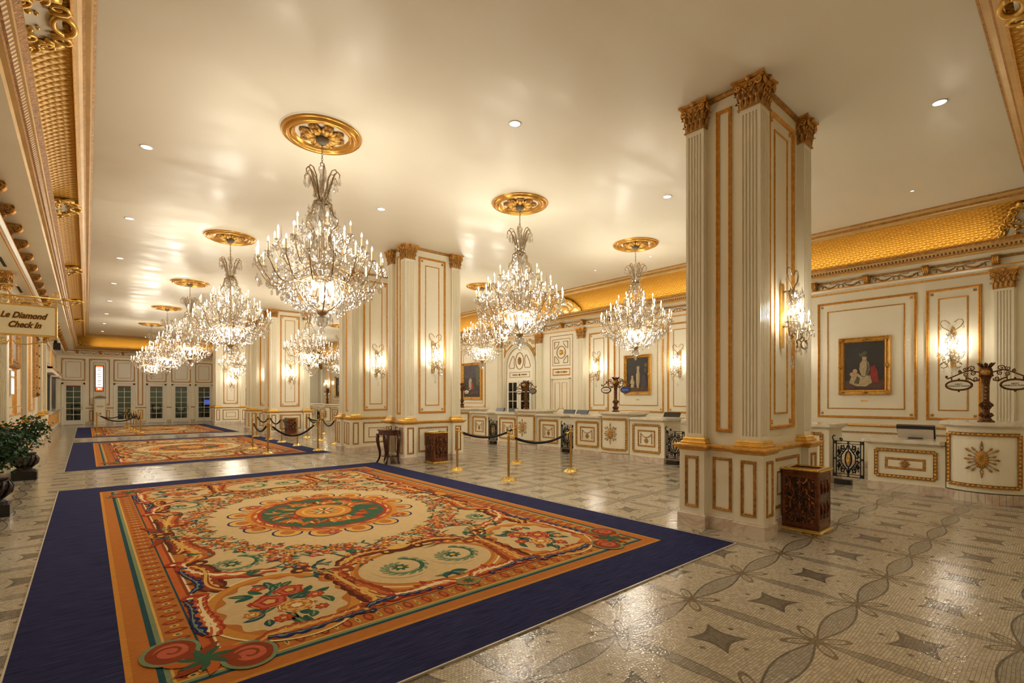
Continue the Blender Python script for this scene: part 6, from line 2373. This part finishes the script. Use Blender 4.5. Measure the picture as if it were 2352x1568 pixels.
# ------------------------------------------------------------------ left wall (local x = Y, front towards +X)
b = MB()
b.bar(4, 40.8, [(0, .985), (-.03, .995), (-.045, 1.02), (-.035, 1.045), (0, 1.05)], 'gold_molding')
for a0 in (15.2, 17.2, 19.2, 21.2, 25.3):
    panel(b, a0 + .15, a0 + 1.75, 1.25, 3.95, .2)
    b.rect_mold(a0 + .15, a0 + 1.75, .28, .88, .04, .018, 'gold_molding')
trim(b, 'left')
b = MB(); b.bar(4, 28, [(0, 0), (-.03, 0), (-.03, .15), (0, .17)], 'marble_pale'); b.build('baseboard_left', kind='structure', loc=(WX0, 0, 0), rz=pi / 2)
for i, (y_, lb) in enumerate(((5.6, 'engaged fluted pier on the left wall nearest the camera'), (9.0, 'engaged fluted pier on the left wall carrying the hanging sign'), (14.55, 'engaged fluted pier on the left wall behind the potted shrub'), (19.0, 'engaged fluted pier on the left wall before the tall mirror'), (24.9, 'engaged fluted pier on the left wall beyond the tall mirror'), (27.7, 'engaged fluted pier on the left wall before the service windows'))):
    if i == 0:
        t = thing('wall_pier', lb, 'pilaster', (WX0, y_, 0), pi / 2, 'engaged piers on the left wall')
        b = MB(); b.box(-.22, .22, -.16, 0, .15, 1.0, 'cream_paint'); b.rect_mold(-.13, .13, .28, .9, .04, .018, 'gold_molding', -.16); b.build('pedestal', t)
        b = MB(); rect_prof(b, -.23, .23, -.17, .0, [(0, 0), (0, .15), (-.01, .16)], 'marble_pale'); b.build('base_block', t)
        b = MB(); rect_prof(b, -.22, .22, -.16, 0, [(0, 1.0), (.03, 1.03), (.04, 1.06), (.01, 1.087)], 'gold_leaf'); rect_prof(b, -.16, .16, -.12, 0, [(.04, 1.087), (.04, 1.11), (.015, 1.13), (.02, 1.15), (0, 1.17)], 'gold_bright'); b.build('cap_rail', t)
        b = MB(); pier(b, -.16, .16, -.12, 0, (0, 1, 3), 1.087, 1.2, 3.82, 4.27); b.build('shaft', t)
        b = MB(); capital(b, 0, -.05, .16, 3.88, 4.272, .07, sides=(0, 1, 3)); b.build('capital', t)
        lp = t
    else:
        dup(lp, (WX0, y_, 0), pi / 2, lb)
# tall mirror
t = thing('wall_mirror', 'tall mirror in an ornate dark gilt frame on the left wall', 'mirror', (WX0, 23.2, 2.70), pi / 2)
b = MB(); b.rect_mold(-.62, .62, -1.0, 1.0, .14, .09, 'antique_gold', 0)
for q in range(26):
    an = 2 * pi * q / 26
    x_ = max(-.58, min(.58, 1.2 * cos(an))); z_ = max(-.96, min(.96, 1.6 * sin(an)))
    b.tube([(x_, -.06, z_), (x_ + .06, -.10, z_ + .05), (x_ + .02, -.07, z_ + .12)], [.02, .035, .01], 6, 'aged_bronze')
b.build('frame', t)
b = MB(); b.box(-.5, .5, -.03, -.01, -.88, .88, 'mirror_glass'); b.build('glass', t)
# dark picture nearer the camera
t = thing('dark_picture', 'dark picture in a gilt frame on the left wall below the hanging sign', 'painting', (WX0, 16.6, 3.1), pi / 2)
b = MB(); b.rect_mold(-.95, .95, -.72, .95, .24, .10, 'antique_gold', 0); b.build('frame', t)
b = MB(); b.box(-.72, .72, -.03, -.01, -.49, .72, 'canvas_dark'); b.build('canvas', t)
# lit wall monitor below it
t = thing('wall_screen', 'small bright white screen low on the left wall under the dark picture', 'screen', (WX0, 16.1, 2.05), pi / 2)
b = MB(); b.box(-.3, .3, -.06, -.0, -.30, .26, 'paper_grey'); b.build('housing', t)
b = MB(); b.box(-.27, .27, -.066, -.06, -.27, .08, 'lit_sign_white'); b.box(-.27, .27, -.066, -.06, .14, .24, 'lit_sign_white'); b.build('display', t)
# service windows with counters at the far left
t = thing('service_counter', 'cream and marble service counter below the windows at the far left', 'counter', (WX0, 28.2, 0), pi / 2)
b = MB(); b.box(0, 11.2, -.10, 0, .15, 1.02, 'cream_paint'); b.build('body', t)
b = MB()
for i in range(14):
    b.rect_mold(.12 + i * .79, .12 + i * .79 + .66, .28, .92, .04, .018, 'gold_molding', -.10)
b.build('molding', t)
b = MB(); b.box(0, 11.2, -.12, 0, 0, .15, 'marble_pale'); b.build('marble_base', t)
b = MB(); b.box(-.05, 11.25, -.30, 0, 1.02, 1.10, 'marble_counter'); b.box(-.05, 11.25, -.26, 0, .97, 1.02, 'marble_counter'); b.build('countertop', t)
for i, (y0, y1) in enumerate(((28.6, 32.6), (34.2, 38.6))):
    b = MB()
    b.box(y0, y1, -.012, 0, 1.1, 2.75, 'slot_black' if i == 0 else 'canvas_dark')
    b.box(y0 - .1, y1 + .1, -.26, 0, 2.75, 3.0, 'white_trim'); b.box(y0 - .1, y1 + .1, -.30, 0, 2.92, 3.0, 'gold_molding')
    b.box(y1 - .25, y1 - .05, -.05, -.013, 1.1, 2.75, 'cream_paint')
    panel(b, y0, y1, 3.1, 4.1, .15)
    b.build('window_%d' % (i + 1), kind='structure', loc=(WX0, 0, 0), rz=pi / 2)
t = thing('wall_speaker', 'small black loudspeaker high on the left wall near the far corner', 'speaker', (-1.04 - .02, 30.5, 4.1), pi / 2)
b = MB(); b.box(-.25, .25, -.16, .08, -.25, .05, 'black_lacquer'); b.build('cabinet', t)
b = MB(); b.box(-.03, .03, -.04, .06, .05, .17, 'black_iron'); b.build('bracket', t)

# hanging check-in sign
t = thing('hanging_sign', 'cream hanging sign reading Le Diamond Check In with gold scrolls', 'sign', (-.735, 9.0, 2.70), R(-3))
b = MB()
b.box(-.44, .44, -.025, .025, -.205, .205, 'gold_bright'); b.build('board_frame', t)
b = MB(); b.box(-.417, .417, -.028, .028, -.182, .182, 'ivory_sign'); b.build('board', t)
for z_, s_ in ((.055, 'Le Diamond'), (-.065, 'Check In')):
    text(s_, .104, 'gold_molding', t, (.115 if z_ > 0 else .125, -.029, z_), .42, bold=.007, ext=.002, sx=.82)
    text(s_, .104, 'ink', t, (.115 if z_ > 0 else .125, -.032, z_), .42, bold=.001, ext=.0015, sx=.82)
b = MB()
b.tube([(-.68, 0, .31), (.50, 0, .31)], .012, 6, 'gold_bright'); b.tube([(.50, 0, .31), (.53, 0, .31), (.56, 0, .31), (.64, 0, .31)], [.02, .02, .008, .002], 6, 'gold_bright')
for cx_, r_, a0, sg in ((-.38, .055, 0, 1), (-.24, .055, pi, -1), (-.05, .045, 0, 1), (.08, .05, pi, -1), (.22, .035, 0, 1), (.40, .05, pi, -1)):
    b.tube([(x_, 0, z_) for x_, z_ in spiral(cx_, .255, r_, .012, a0, 1.4 * sg, 18)], .007, 5, 'gold_bright')
for pts in (((-.3, .21), (-.15, .3), (.0, .29), (.05, .22)), ((.0, .22), (.12, .31), (.3, .25), (.36, .22)), ((.3, .22), (.4, .31), (.5, .25), (.56, .21), (.62, .24)),
            ((-.15, .33), (-.2, .42), (-.1, .48), (.05, .44), (.25, .36), (.42, .33), (.47, .37))):
    b.tube([(x_, 0, z_) for x_, z_ in bez(*pts[:4])], .008, 5, 'gold_bright')
b.tube([(x_, 0, z_) for x_, z_ in spiral(-.05, .39, .05, .012, 0, 1.5, 18)], .008, 5, 'gold_bright')
b.tube([(x_, 0, z_) for x_, z_ in spiral(.42, .36, .04, .012, 0, 1.3, 16)], .007, 5, 'gold_bright')
b.tube([(-.18, 0, .31), (-.18, 0, .5), (-.14, 0, .53), (-.08, 0, .52)], [.012, .012, .01, .003], 6, 'gold_bright')
b.build('scroll_bracket', t)
b = MB()
for s_ in (-1, 1):
    b.tube([(x_, 0, z_) for x_, z_ in bez((s_ * .46, -.22), (s_ * .3, -.26), (s_ * .15, -.34), (s_ * .03, -.31))], .007, 5, 'gold_bright')
    b.tube([(x_, 0, z_) for x_, z_ in spiral(s_ * .065, -.265, .045, .01, pi if s_ > 0 else 0, 1.4 * s_, 18)], .007, 5, 'gold_bright')
b.build('lower_scroll', t)
